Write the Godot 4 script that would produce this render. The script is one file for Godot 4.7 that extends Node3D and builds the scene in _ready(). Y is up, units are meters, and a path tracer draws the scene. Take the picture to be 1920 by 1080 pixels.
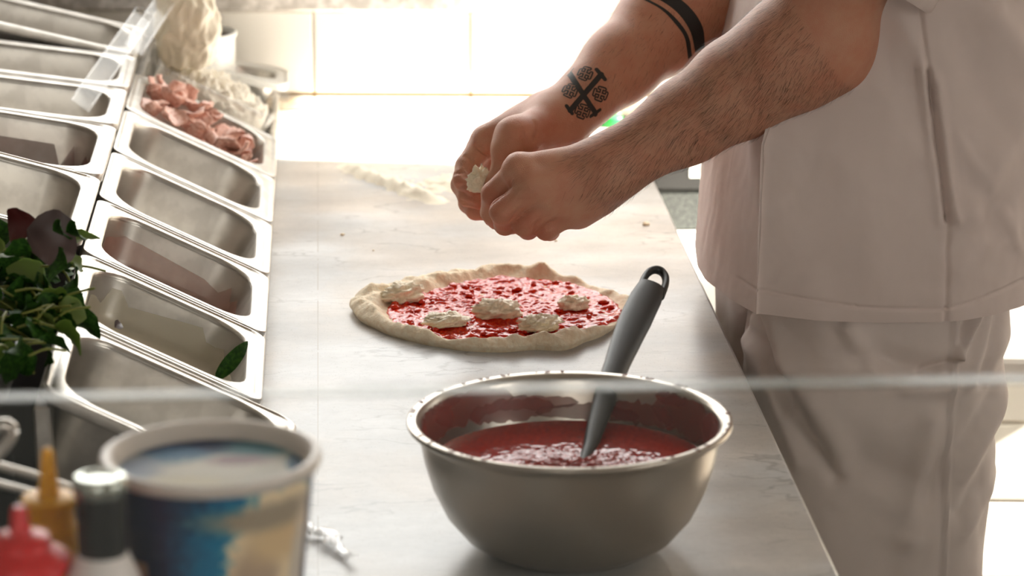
extends Node3D
# A cook drops torn mozzarella on a raw pizza on a marble worktop, seen from the customer's side.
# Camera measured from the photograph: focal length 5700 px at 1920x1080, worktop 0.78 m below the lens.

const F := 5700.0
const TOP := 0.9
var cam_basis: Basis
var cam_pos := Vector3(0, 1.68, 0)
var rng := RandomNumberGenerator.new()
var noise := FastNoiseLite.new()
var M := {}
var used := {}

func _ready():
	rng.seed = 7
	noise.seed = 11
	noise.frequency = 1.0
	noise.fractal_octaves = 3
	set_view_and_light()
	make_materials()
	build_room()
	build_worktop()
	build_rail()
	build_pizza()
	build_bowl()
	build_person()
	build_foreground()

# ---------------------------------------------------------------- camera, sky, sun

func set_view_and_light():
	cam_basis = Basis(Vector3.UP, deg_to_rad(-3.53)) * Basis(Vector3.RIGHT, deg_to_rad(-15.18))
	var cam := Camera3D.new()
	cam.name = "camera"
	cam.transform = Transform3D(cam_basis, cam_pos)
	add_child(cam)
	var lens := CameraAttributesPhysical.new()
	lens.frustum_focal_length = 12.0 * F / 540.0
	lens.frustum_focus_distance = 2.68
	lens.exposure_aperture = 9.0
	lens.frustum_near = 0.05
	lens.frustum_far = 200.0
	cam.attributes = lens
	cam.fov = rad_to_deg(2.0 * atan(540.0 / F))
	cam.near = 0.05
	cam.far = 200.0
	cam.current = true
	var e := Environment.new()
	e.background_mode = Environment.BG_SKY
	var sm := ProceduralSkyMaterial.new()
	sm.sky_top_color = Color(0.88, 0.88, 0.87)
	sm.sky_horizon_color = Color(0.96, 0.94, 0.90)
	sm.ground_horizon_color = Color(0.62, 0.6, 0.57)
	sm.ground_bottom_color = Color(0.5, 0.48, 0.45)
	sm.sun_angle_max = 5.0
	sm.energy_multiplier = 3.0
	var sky := Sky.new()
	sky.sky_material = sm
	e.sky = sky
	e.tonemap_mode = Environment.TONE_MAPPER_LINEAR
	e.tonemap_exposure = 2.5
	e.sdfgi_enabled = true
	e.ssao_enabled = true
	e.ssil_enabled = true
	var we := WorldEnvironment.new()
	we.name = "surroundings"
	we.environment = e
	add_child(we)
	# low sun coming in through the doorway on the right, just in front of the tiled wall
	var sun := DirectionalLight3D.new()
	sun.name = "sun"
	sun.light_energy = 8.0
	sun.light_color = Color(1.0, 0.965, 0.91)
	sun.light_angular_distance = 0.6
	sun.shadow_enabled = true
	var el := deg_to_rad(33.0)
	var az := deg_to_rad(10.5)
	var dir := Vector3(-cos(el) * cos(az), -sin(el), -cos(el) * sin(az))
	sun.transform = Transform3D(Basis.looking_at(dir, Vector3.UP), Vector3(3, 4, -2))
	add_child(sun)

func ray(px: float, py: float) -> Vector3:
	return cam_basis * Vector3((px - 960.0) / F, (540.0 - py) / F, -1.0)

func at_y(px: float, py: float, y: float) -> Vector3:
	var r := ray(px, py)
	return cam_pos + r * ((y - cam_pos.y) / r.y)

func at_z(px: float, py: float, d: float) -> Vector3:
	var r := ray(px, py)
	return cam_pos + r * (-d / r.z)

func px_size(p: Vector3) -> float:   # metres that one pixel covers at p
	return -(cam_basis.inverse() * (p - cam_pos)).z / F

# ---------------------------------------------------------------- mesh helpers

func numbered(called: String) -> String:
	if not used.has(called):
		used[called] = 0
		return called
	used[called] += 1
	return "%s_%03d" % [called, used[called]]

func tag(o: Node, label: String, category: String, group := "", kind := ""):
	o.set_meta("label", label)
	if category: o.set_meta("category", category)
	if group: o.set_meta("group", group)
	if kind: o.set_meta("kind", kind)
	return o

func base(called: String, label: String, category: String, at := Vector3.ZERO, group := "") -> Node3D:
	var o := Node3D.new()
	o.name = numbered(called)
	add_child(o)
	o.position = at
	tag(o, label, category, group)
	return o

func smooth_normals(v: PackedVector3Array, idx: PackedInt32Array) -> PackedVector3Array:
	var n := PackedVector3Array()
	n.resize(v.size())
	for t in range(0, idx.size(), 3):
		var a := idx[t]
		var b := idx[t + 1]
		var c := idx[t + 2]
		var m := (v[b] - v[a]).cross(v[c] - v[a])
		n[a] += m
		n[b] += m
		n[c] += m
	for k in n.size():
		n[k] = n[k].normalized() if n[k].length_squared() > 1e-24 else Vector3.UP
	return n

# triangles come in counter-clockwise seen from outside and are turned here to Godot's clockwise order
func to_mesh(v: PackedVector3Array, idx: PackedInt32Array, uv := PackedVector2Array(), col := PackedColorArray(), nor := PackedVector3Array()) -> ArrayMesh:
	if nor.is_empty():
		nor = smooth_normals(v, idx)
	var turned := idx.duplicate()
	for t in range(0, idx.size(), 3):
		turned[t + 1] = idx[t + 2]
		turned[t + 2] = idx[t + 1]
	var a := []
	a.resize(Mesh.ARRAY_MAX)
	a[Mesh.ARRAY_VERTEX] = v
	a[Mesh.ARRAY_NORMAL] = nor
	a[Mesh.ARRAY_INDEX] = turned
	if not uv.is_empty(): a[Mesh.ARRAY_TEX_UV] = uv
	if not col.is_empty(): a[Mesh.ARRAY_COLOR] = col
	var m := ArrayMesh.new()
	m.add_surface_from_arrays(Mesh.PRIMITIVE_TRIANGLES, a)
	return m

func put(called: String, mesh: Mesh, mat: Material, parent: Node = null) -> MeshInstance3D:
	var o := MeshInstance3D.new()
	o.mesh = mesh
	o.material_override = null
	if mesh.get_surface_count() > 0:
		if mesh is ArrayMesh: o.set_surface_override_material(0, mat)
		else: o.material_override = mat
	if parent == null or parent == self:
		o.name = numbered(called)
		add_child(o)
	else:
		o.name = called
		parent.add_child(o, true)
	return o

func join(list: Array) -> Array:
	var v := PackedVector3Array()
	var idx := PackedInt32Array()
	for m in list:
		var off := v.size()
		v.append_array(m[0])
		for k in m[1]: idx.append(k + off)
	return [v, idx]

func moved(m: Array, t: Transform3D) -> Array:
	var v: PackedVector3Array = m[0].duplicate()
	for k in v.size(): v[k] = t * v[k]
	return [v, m[1]]

func mm(m: Array) -> ArrayMesh:
	return to_mesh(m[0], m[1])

# a box with chamfered edges, flat shaded
func box(lo: Vector3, hi: Vector3, b := 0.002) -> Array:
	var c := (lo + hi) / 2.0
	var h := (hi - lo) / 2.0
	b = minf(b, minf(h.x, minf(h.y, h.z)) * 0.9)
	var pts := []
	for sx in [-1, 1]:
		for sy in [-1, 1]:
			for sz in [-1, 1]:
				for ax in 3:
					var p := Vector3(sx * (h.x - b), sy * (h.y - b), sz * (h.z - b))
					p[ax] += b * [sx, sy, sz][ax]
					pts.append(p)
	var id := func(sx, sy, sz, ax): return ((int(sx > 0) * 2 + int(sy > 0)) * 2 + int(sz > 0)) * 3 + ax
	var v := PackedVector3Array()
	var idx := PackedInt32Array()
	var polys := []
	for ax in 3:
		var u := (ax + 1) % 3
		var w := (ax + 2) % 3
		for s in [-1, 1]:
			var q := []
			for k in [[-1, -1], [1, -1], [1, 1], [-1, 1]]:
				var d := [0, 0, 0]
				d[ax] = s; d[u] = k[0]; d[w] = k[1]
				q.append(pts[id.call(d[0], d[1], d[2], ax)])
			polys.append(q)
			for s2 in [-1, 1]:      # chamfer between face ax,s and face u,s2
				var q2 := []
				for k in [[-1, ax], [1, ax], [1, u], [-1, u]]:
					var d := [0, 0, 0]
					d[ax] = s; d[u] = s2; d[w] = k[0]
					q2.append(pts[id.call(d[0], d[1], d[2], k[1])])
				polys.append(q2)
	for sx in [-1, 1]:
		for sy in [-1, 1]:
			for sz in [-1, 1]:
				polys.append([pts[id.call(sx, sy, sz, 0)], pts[id.call(sx, sy, sz, 1)], pts[id.call(sx, sy, sz, 2)]])
	for q in polys:
		var mid := Vector3.ZERO
		for p in q: mid += p
		var n: Vector3 = (q[1] - q[0]).cross(q[2] - q[0])
		if n.dot(mid) < 0: q.reverse()
		var off := v.size()
		for p in q: v.append(p + c)
		for k in range(1, q.size() - 1):
			idx.append(off); idx.append(off + k); idx.append(off + k + 1)
	return [v, idx]

# rings of equal point count joined in order; wrap closes each ring; caps close the ends
func loft(rings: Array, wrap := true, cap_a := false, cap_b := false) -> Array:
	var n: int = rings[0].size()
	var v := PackedVector3Array()
	var idx := PackedInt32Array()
	for r in rings: v.append_array(r)
	for j in rings.size() - 1:
		for i in (n if wrap else n - 1):
			var a := j * n + i
			var b := j * n + (i + 1) % n
			idx.append(a); idx.append(b); idx.append(b + n)
			idx.append(a); idx.append(b + n); idx.append(a + n)
	for end in 2:
		if [cap_a, cap_b][end]:
			var j := 0 if end == 0 else rings.size() - 1
			var mid := Vector3.ZERO
			var first := v.size()
			for i in n:
				mid += rings[j][i]
				v.append(rings[j][i])
			v.append(mid / n)
			for i in n:
				if end == 0: idx.append(first + (i + 1) % n); idx.append(first + i); idx.append(first + n)
				else: idx.append(first + i); idx.append(first + (i + 1) % n); idx.append(first + n)
	return [v, idx]

func ring(rx: float, rz: float, y: float, n := 48, c := Vector3.ZERO) -> PackedVector3Array:
	var r := PackedVector3Array()
	for i in n:
		var a := TAU * i / n
		r.append(c + Vector3(rx * cos(a), y, -rz * sin(a)))
	return r

func lathe(profile: Array, n := 48, cap_a := true, cap_b := true) -> Array:
	var rings := []
	for p in profile: rings.append(ring(p[0], p[0], p[1], n))
	return loft(rings, true, cap_a, cap_b)

func rect_ring(hx: float, hz: float, r: float, y: float, seg := 6) -> PackedVector3Array:
	var out := PackedVector3Array()
	for q in 4:
		var cx: float = [1, -1, -1, 1][q] * (hx - r)
		var cz: float = [-1, -1, 1, 1][q] * (hz - r)
		for k in seg + 1:
			var a := PI / 2 * (q + float(k) / seg)
			out.append(Vector3(cx + r * cos(a), y, cz - r * sin(a)))
	return out

func smooth_path(pts: Array, per := 8) -> Array:
	var out := []
	for i in pts.size() - 1:
		var a = pts[maxi(i - 1, 0)]
		var b = pts[i]
		var c = pts[i + 1]
		var d = pts[mini(i + 2, pts.size() - 1)]
		for k in per: 
			var t := float(k) / per
			out.append(0.5 * ((2.0 * b) + (c - a) * t + (2.0 * a - 5.0 * b + 4.0 * c - d) * t * t + (3.0 * b - a - 3.0 * c + d) * t * t * t))
	out.append(pts[-1])
	return out

func tube(pts: Array, radius, n := 10, flat := 1.0, up := Vector3.UP) -> Array:
	var rings := []
	for i in pts.size():
		var d: Vector3 = (pts[mini(i + 1, pts.size() - 1)] - pts[maxi(i - 1, 0)]).normalized()
		var s := d.cross(up).normalized()
		if s.length() < 0.5: s = d.cross(Vector3.RIGHT).normalized()
		var w := s.cross(d).normalized()
		var r: float = radius[i] if radius is Array else radius
		var q := PackedVector3Array()
		for k in n:
			var a := TAU * k / n
			q.append(pts[i] + s * cos(a) * r + w * sin(a) * r * flat)
		rings.append(q)
	rings.reverse()
	return loft(rings, true, true, true)

# polar height field: f(angle, t in 0..1) gives the point
func disc(nr: int, na: int, f: Callable) -> Array:
	var v := PackedVector3Array([f.call(0.0, 0.0)])
	var idx := PackedInt32Array()
	for j in range(1, nr + 1):
		for i in na: v.append(f.call(TAU * i / na, float(j) / nr))
	for i in na:
		idx.append(0); idx.append(1 + i); idx.append(1 + (i + 1) % na)
	for j in nr - 1:
		for i in na:
			var a := 1 + j * na + i
			var b := 1 + j * na + (i + 1) % na
			idx.append(a); idx.append(a + na); idx.append(b + na)
			idx.append(a); idx.append(b + na); idx.append(b)
	return [v, idx]

# a ball of noise-displaced skin: lumps, torn pieces, bags
func lump(size: Vector3, rough: float, freq: float, seed_at: float, nu := 28, nv := 18) -> Array:
	var rings := []
	for j in range(1, nv):
		var th := PI * j / nv - PI / 2
		var r := PackedVector3Array()
		for i in nu:
			var a := TAU * i / nu
			var d := Vector3(cos(th) * cos(a), sin(th), -cos(th) * sin(a))
			var q := d * freq + Vector3(seed_at, seed_at * 1.7, -seed_at)
			var k := 1.0 + rough * (noise.get_noise_3dv(q) * 1.3 + 0.6 * noise.get_noise_3dv(q * 2.6))
			r.append(d * k * size)
		rings.append(r)
	return loft(rings, true, true, true)

# ---------------------------------------------------------------- materials

func mat(c: Color, rough := 0.6, metal := 0.0, spec := 0.5) -> StandardMaterial3D:
	var m := StandardMaterial3D.new()
	m.albedo_color = c
	m.roughness = rough
	m.metallic = metal
	m.metallic_specular = spec
	return m

func noise_tex(freq: float, a: Color, b: Color, octaves := 4, size := 512, seed_ := 1, low := 0.3, high := 0.7) -> NoiseTexture2D:
	var n := FastNoiseLite.new()
	n.seed = seed_
	n.frequency = freq
	n.fractal_octaves = octaves
	var t := NoiseTexture2D.new()
	t.width = size
	t.height = size
	t.seamless = true
	t.noise = n
	var g := Gradient.new()
	g.set_offset(0, low)
	g.set_color(0, a)
	g.set_offset(1, high)
	g.set_color(1, b)
	t.color_ramp = g
	return t

func bump(m: StandardMaterial3D, freq: float, depth: float, scale: float, size := 512, seed_ := 3):
	m.heightmap_enabled = true
	m.heightmap_texture = noise_tex(freq, Color.BLACK, Color.WHITE, 4, size, seed_)
	m.heightmap_scale = depth
	m.uv1_triplanar = true
	m.uv1_scale = Vector3.ONE * scale

func speckle(m: StandardMaterial3D, freq: float, a: Color, b: Color, scale: float, seed_ := 5, size := 512):
	m.albedo_color = Color.WHITE
	m.albedo_texture = noise_tex(freq, a, b, 4, size, seed_)
	m.uv1_triplanar = true
	m.uv1_scale = Vector3.ONE * scale

func marble_texture() -> ImageTexture:
	var w := 768
	var h := 1536
	var im := Image.create(w, h, false, Image.FORMAT_RGB8)
	var n := FastNoiseLite.new()
	n.seed = 21
	n.frequency = 0.006
	n.fractal_octaves = 5
	var fine := FastNoiseLite.new()
	fine.seed = 4
	fine.frequency = 0.09
	fine.fractal_octaves = 3
	for y in h:
		for x in w:
			var streak := n.get_noise_2d(x * 0.35, y * 1.6)              # grain runs across the worktop
			var cloud := n.get_noise_2d(x * 0.7 + 900, y * 0.9)
			var vein := 1.0 - clampf(absf(n.get_noise_2d(x * 0.5 + 300, y * 2.2 + 70)) * 26.0, 0.0, 1.0)
			var k := 0.90 + 0.15 * streak + 0.09 * cloud + 0.025 * fine.get_noise_2d(x * 0.5, y * 2.0)
			k -= vein * 0.17 * clampf(cloud * 3.0 + 0.45, 0.0, 1.0)
			var warm := clampf(0.5 + 1.6 * n.get_noise_2d(x * 0.4 + 2000, y * 0.8), 0.0, 1.0)
			var scratch := fine.get_noise_2d(x * 3.1, y * 3.1)
			if scratch > 0.52: k -= 0.10
			var c := Color(0.83, 0.84, 0.85).lerp(Color(0.83, 0.80, 0.77), warm) * k
			im.set_pixel(x, y, c)
	# the fine saw-cut line that runs along the slab
	for y in h:
		if noise.get_noise_1d(y * 0.02) > -0.25:
			im.set_pixel(int(w * (0.062 / 0.5)), y, Color(0.6, 0.58, 0.55))
	return ImageTexture.create_from_image(im)

func make_materials():
	M.steel = mat(Color(0.74, 0.72, 0.70), 0.34, 1.0)
	bump(M.steel, 0.05, 0.006, 6.0)
	M.steel_dull = mat(Color(0.66, 0.63, 0.60), 0.36, 0.9)
	speckle(M.steel_dull, 0.012, Color(0.74, 0.72, 0.69), Color(0.81, 0.79, 0.76), 5.0)
	M.steel_bowl = mat(Color(0.70, 0.67, 0.63), 0.30, 1.0)
	bump(M.steel_bowl, 0.03, 0.004, 9.0)
	M.rim = M.steel_dull
	M.film_pink = mat(Color(0.80, 0.58, 0.52, 0.35), 0.35)
	M.film_pink.transparency = BaseMaterial3D.TRANSPARENCY_ALPHA
	M.film_red = mat(Color(0.50, 0.26, 0.23, 0.5), 0.35)
	M.film_red.transparency = BaseMaterial3D.TRANSPARENCY_ALPHA
	M.cream_film = mat(Color(0.90, 0.86, 0.76, 0.4), 0.5)
	M.cream_film.transparency = BaseMaterial3D.TRANSPARENCY_ALPHA
	M.strip = mat(Color(0.80, 0.78, 0.75), 0.4, 0.5)
	speckle(M.strip, 0.03, Color(0.78, 0.76, 0.73), Color(0.94, 0.92, 0.90), 3.0, 34)
	M.clear = mat(Color(0.88, 0.88, 0.86, 0.07), 0.05)
	M.clear.metallic_specular = 0.28
	M.clear.transparency = BaseMaterial3D.TRANSPARENCY_ALPHA
	M.pane = mat(Color(0.93, 0.97, 0.95, 0.02), 0.02, 0.0, 0.35)
	M.pane.transparency = BaseMaterial3D.TRANSPARENCY_ALPHA
	M.pane_edge = mat(Color(0.50, 0.54, 0.48, 0.55), 0.3)
	M.pane_edge.transparency = BaseMaterial3D.TRANSPARENCY_ALPHA
	M.film = mat(Color(0.97, 0.97, 0.96, 0.12), 0.06)
	M.film.transparency = BaseMaterial3D.TRANSPARENCY_ALPHA
	M.marble = mat(Color.WHITE, 0.32)
	M.marble.albedo_texture = marble_texture()
	M.tile = mat(Color(0.93, 0.92, 0.89), 0.18)
	M.grout = mat(Color(0.78, 0.70, 0.58), 0.9)
	M.trim = mat(Color(0.83, 0.76, 0.65), 0.5)
	M.plaster = mat(Color(0.70, 0.68, 0.66), 0.9)
	bump(M.plaster, 0.02, 0.05, 1.0)
	M.ceiling = mat(Color(0.80, 0.79, 0.78), 0.9)
	M.floor = mat(Color(0.7, 0.69, 0.67), 0.5)
	speckle(M.floor, 0.03, Color(0.38, 0.36, 0.34), Color(0.48, 0.46, 0.44), 1.0)
	M.black = mat(Color(0.045, 0.043, 0.042), 0.6)
	M.dark_plastic = mat(Color(0.13, 0.125, 0.12), 0.42)
	bump(M.dark_plastic, 0.2, 0.004, 20.0)
	M.white_paint = mat(Color(0.9, 0.9, 0.88), 0.35)
	M.grey_top = mat(Color(0.42, 0.43, 0.42), 0.6, 0.0, 0.3)
	speckle(M.grey_top, 0.1, Color(0.19, 0.20, 0.20), Color(0.28, 0.29, 0.28), 4.0)
	M.dough = mat(Color.WHITE, 0.75)
	speckle(M.dough, 0.03, Color(0.90, 0.81, 0.68), Color(0.95, 0.90, 0.80), 9.0)
	M.dough.heightmap_enabled = true
	M.dough.heightmap_texture = noise_tex(0.06, Color.BLACK, Color.WHITE, 4, 512, 9)
	M.dough.heightmap_scale = 0.03
	M.flour = mat(Color(0.95, 0.92, 0.85), 0.95)
	M.sauce = mat(Color.WHITE, 0.13)
	speckle(M.sauce, 0.035, Color(0.74, 0.06, 0.02), Color(0.90, 0.27, 0.09), 14.0, 8)
	M.bowl_sauce = M.sauce.duplicate()
	M.bowl_sauce.albedo_texture = noise_tex(0.03, Color(0.60, 0.06, 0.035), Color(0.74, 0.16, 0.08), 4, 512, 12)
	M.smear = mat(Color(0.55, 0.15, 0.08, 0.6), 0.45)
	M.smear.transparency = BaseMaterial3D.TRANSPARENCY_ALPHA
	M.cheese = mat(Color(0.97, 0.915, 0.80), 0.4)
	bump(M.cheese, 0.05, 0.03, 16.0)
	M.crumb_cheese = mat(Color(0.95, 0.92, 0.86), 0.7)
	bump(M.crumb_cheese, 0.08, 0.08, 12.0)
	M.ham = mat(Color.WHITE, 0.42)
	speckle(M.ham, 0.03, Color(0.80, 0.57, 0.49), Color(0.92, 0.78, 0.72), 11.0, 14)
	M.leaf = mat(Color.WHITE, 0.6, 0.0, 0.3)
	speckle(M.leaf, 0.03, Color(0.10, 0.22, 0.05), Color(0.22, 0.38, 0.11), 14.0, 17)
	M.leaf.backlight_enabled = true
	M.leaf.backlight = Color(0.35, 0.5, 0.15)
	M.leaf_pale = mat(Color(0.40, 0.47, 0.22), 0.45)
	M.leaf_pale.backlight_enabled = true
	M.leaf_pale.backlight = Color(0.4, 0.5, 0.2)
	M.leaf_red = mat(Color(0.33, 0.08, 0.07), 0.4)
	M.leaf_purple = mat(Color(0.27, 0.20, 0.19), 0.5)
	M.stem = mat(Color(0.47, 0.49, 0.20), 0.5)
	M.handle = mat(Color(0.13, 0.13, 0.125), 0.45)
	bump(M.handle, 0.2, 0.006, 24.0)
	M.cloth = mat(Color(0.845, 0.78, 0.75), 0.85)
	bump(M.cloth, 0.35, 0.012, 26.0)
	M.cloth.backlight_enabled = true
	M.cloth.backlight = Color(0.35, 0.33, 0.31)
	M.cloth.rim_enabled = true
	M.cloth.rim = 0.25
	M.trousers = M.cloth.duplicate()
	M.trousers.albedo_color = Color(0.85, 0.795, 0.765)
	M.skin = mat(Color.WHITE, 0.5, 0.0, 0.42)
	M.skin.vertex_color_use_as_albedo = true
	M.skin.subsurf_scatter_enabled = true
	M.skin.subsurf_scatter_strength = 0.06
	bump(M.skin, 0.12, 0.022, 14.0)
	M.hair = mat(Color(0.13, 0.075, 0.045), 0.5)
	M.ink = mat(Color(0.115, 0.115, 0.11), 0.55)
	M.nail = mat(Color(0.82, 0.58, 0.50), 0.3)
	M.bag = mat(Color(0.93, 0.90, 0.83), 0.35)
	M.bag.backlight_enabled = true
	M.bag.backlight = Color(0.6, 0.57, 0.5)
	M.yellow = mat(Color(1.0, 0.74, 0.10), 0.45)
	M.yellow.subsurf_scatter_enabled = true
	M.yellow.subsurf_scatter_strength = 0.05
	M.red = mat(Color(0.88, 0.09, 0.11), 0.35)
	M.white_plastic = mat(Color(0.93, 0.90, 0.88), 0.4)
	M.chrome = mat(Color(0.8, 0.82, 0.78), 0.2, 0.9)
	M.tub_rim = mat(Color(0.86, 0.82, 0.78), 0.4)
	M.shoe = mat(Color(0.1, 0.1, 0.1), 0.5)

# ---------------------------------------------------------------- room

func struct(called: String, m: Array, material: Material, label := "", parent: Node = null) -> MeshInstance3D:
	var o := put(called, mm(m), material, parent)
	if parent == null:
		o.set_meta("kind", "structure")
		if label: o.set_meta("label", label)
	return o

func build_room():
	var W := Transform3D(Basis(Vector3.UP, deg_to_rad(-4.8)), Vector3(0, 0, -3.734))   # the tiled wall stands a little askew to the worktop
	struct("floor", box(Vector3(-2.3, -0.1, -4.2), Vector3(4.0, 0.0, 2.4), 0.0), M.floor, "grey speckled floor of the kitchen")
	struct("ceiling", box(Vector3(-2.3, 2.7, -4.2), Vector3(1.75, 2.8, 2.4), 0.0), M.ceiling, "white plaster ceiling of the kitchen")
	struct("wall_left", box(Vector3(-2.4, 0, -4.2), Vector3(-2.25, 2.7, 2.4), 0.0), M.plaster, "pale plaster wall beside the topping rail")
	# wall_right with the doorway that lets the sun in along the tiled wall
	struct("wall_right", join([box(Vector3(1.6, 0, -3.125), Vector3(1.75, 2.7, -1.4), 0.0), box(Vector3(1.6, 0, -1.4), Vector3(1.75, 0.95, -0.4), 0.0), box(Vector3(1.6, 1.85, -1.4), Vector3(1.75, 2.7, -0.4), 0.0), box(Vector3(1.6, 0, -0.4), Vector3(1.75, 2.7, 2.4), 0.0), box(Vector3(1.6, 2.09, -4.2), Vector3(1.75, 2.7, -3.125), 0.0)]), M.plaster, "pale plaster wall behind the cook with an open doorway and a window")
	struct("trim_3", box(Vector3(1.75, 2.25, -2.55), Vector3(4.1, 2.29, 0.6), 0.004), M.white_paint, "added awning that keeps the sun out of the side window")  # unseen awning, added to block direct sun through the side window
	struct("wall_front", join([box(Vector3(-2.3, 0, 2.25), Vector3(-1.15, 2.7, 2.4), 0.0), box(Vector3(0.2, 0, 2.25), Vector3(1.7, 2.7, 2.4), 0.0), box(Vector3(-1.15, 2.1, 2.25), Vector3(0.2, 2.7, 2.4), 0.0), box(Vector3(-1.15, 0, 2.25), Vector3(0.2, 0.9, 2.4), 0.0)]), M.plaster, "pale plaster wall on the customers' side with a shop window")
	# tiled back wall: core, one row of tiles above the worktop, a steel sill, the window above it
	var wall := Node3D.new()
	wall.name = "wall_back"
	wall.transform = W
	wall.set_meta("kind", "structure")
	wall.set_meta("label", "cream tiled wall behind the worktop under the window")
	add_child(wall)
	put("core", mm(join([box(Vector3(-2.5, 0, -0.16), Vector3(2.0, 1.22, -0.008), 0.0), box(Vector3(-2.5, 2.45, -0.16), Vector3(2.0, 2.72, -0.008), 0.0),
		box(Vector3(-2.5, 1.22, -0.16), Vector3(-0.95, 2.45, -0.008), 0.0), box(Vector3(1.25, 1.22, -0.16), Vector3(2.0, 2.45, -0.008), 0.0)])), M.grout, wall)
	var tile_mesh := mm(box(Vector3(-0.0965, -0.051, -0.010), Vector3(0.0965, 0.051, 0.0), 0.0022))
	for row in [0.9725, 0.866, 0.76, 0.654, 0.548, 0.442, 0.336, 0.230, 0.124]:
		for k in range(-8, 9):
			var t := put("tile", tile_mesh, M.tile, wall)
			t.position = Vector3(-0.017 + 0.0975 + 0.195 * k, row, 0.0)
	var sill := struct("trim_1", moved(box(Vector3(-2.2, 1.0255, -0.007), Vector3(1.9, 1.18, 0.012), 0.003), W), M.strip, "brushed steel strip along the top of the tiles")
	sill.name = "trim_1"
	struct("trim_2", moved(box(Vector3(-0.75, 0.899, -0.002), Vector3(0.40, 0.916, 0.010), 0.004), W), M.trim, "beige sealing strip between tiles and worktop")
	# low white table to the right of the worktop, a dark appliance on it
	var tab := base("low_table", "low white table standing between the worktop and the doorway", "table", Vector3(0.80, 0, -3.33))
	tab.rotation.y = deg_to_rad(-4.8)
	put("top", mm(box(Vector3(-0.41, 0.745, -0.31), Vector3(0.45, 0.770, 0.31), 0.004)), M.white_paint, tab)
	for lx in [-0.37, 0.41]:
		for lz in [-0.27, 0.27]:
			put("leg", mm(box(Vector3(lx - 0.02, 0.0, lz - 0.02), Vector3(lx + 0.02, 0.745, lz + 0.02), 0.003)), M.white_paint, tab)
	var b := base("kitchen_appliance", "black appliance with a grey base and a white barcode sticker on the low table", "appliance", Vector3(0.50, 0.770, -3.605))
	put("body", mm(box(Vector3(-0.105, 0.051, -0.03), Vector3(0.20, 0.17, 0.005), 0.004)), M.black, b)
	put("lower_panel", mm(box(Vector3(-0.105, 0.0, -0.03), Vector3(0.20, 0.050, 0.003), 0.003)), M.grey_top, b)
	var sp := at_z(1317, 320, 3.60) - b.position
	var st := put("sticker", mm(box(Vector3(-0.0155, -0.0085, 0.0), Vector3(0.0155, 0.0085, 0.0006), 0.0)), mat(Color(0.9, 0.9, 0.88), 0.6), b)
	st.position = Vector3(sp.x, sp.y, 0.005)
	st.set_meta("label", "white barcode sticker")
	var bars := []
	var bx := -0.012
	while bx < 0.012:
		var bw := rng.randf_range(0.0004, 0.0011)
		bars.append(box(Vector3(bx, -0.004, 0.0006), Vector3(bx + bw, 0.0065, 0.0008), 0.0))
		bx += bw + rng.randf_range(0.0006, 0.0013)
	put("barcode", mm(join(bars)), M.black, st)

func build_worktop():
	var n := base("worktop", "long pale marble worktop with fine grey veins", "worktop", Vector3.ZERO)
	var lo := Vector3(-0.075, TOP - 0.03, -3.74)
	var hi := Vector3(0.366, TOP, -1.72)
	var m := box(lo, hi, 0.003)
	for k in m[0].size():
		if m[0][k].z < -3.7: m[0][k].z += 0.006 + (m[0][k].x) * 0.0840 + 0.0015
	var uv := PackedVector2Array()
	for p in m[0]: uv.append(Vector2((p.x + 0.075) / 0.5, (p.z + 3.76) / 2.05))
	put("slab", to_mesh(m[0], m[1], uv), M.marble, n)
	put("cabinet_body", mm(box(Vector3(-0.075, 0.1, -3.69), Vector3(0.34, TOP - 0.03, -1.75), 0.003)), M.steel_dull, n)
	put("plinth", mm(box(Vector3(-0.06, 0.0, -3.68), Vector3(0.29, 0.1, -1.8), 0.003)), M.black, n)
	# flour left on the stone behind the pizza
	var fl := disc(26, 96, func(a: float, t: float):
		var p := at_y(775, 335, TOP)
		var x := cos(a) * t * 0.105
		var z := -sin(a) * t * 0.135
		var q := Vector3(p.x + x, 0, p.z + z)
		var ridge := exp(-pow((x + 0.012 - z * 0.55 * signf(1.0) + 0.03) / 0.014, 2.0))
		var heap := exp(-pow((x - 0.045) / 0.042, 2.0) - pow((z - 0.03) / 0.035, 2.0))
		var h := 0.010 * ridge + 0.008 * heap + 0.005 * noise.get_noise_2d(q.x * 60, q.z * 40) - 0.0022
		h = h * smoothstep(1.0, 0.7, t) - 0.0004
		return Vector3(q.x, TOP + h, q.z))
	tag(put("flour", mm(fl), M.flour), "loose white flour heaped on the worktop behind the pizza", "flour", "", "stuff")
	var gl := put("green_lid", mm(lathe([[0.016, 0.0], [0.017, 0.001], [0.017, 0.010], [0.015, 0.012]], 32)), mat(Color(0.12, 0.62, 0.25), 0.4))
	gl.position = Vector3(0.345, TOP, -3.62)
	tag(gl, "small bright green lid at the back of the worktop by the tiles", "lid")
	var crumbs := [[1211, 422, 7], [642, 441, 4], [1042, 452, 3], [700, 470, 2]]
	for c in crumbs:
		var p := at_y(c[0], c[1], TOP)
		var s: float = c[2] * px_size(p)
		var o := put("dough_crumb", mm(lump(Vector3(s, s * 0.5, s), 0.4, 1.5, c[0] * 0.01, 12, 8)), M.dough)
		o.position = p + Vector3(0, s * 0.35, 0)
		tag(o, "tiny crumb of dough lying on the marble worktop", "crumb", "crumbs on the worktop")

# ---------------------------------------------------------------- topping rail, pans

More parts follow.
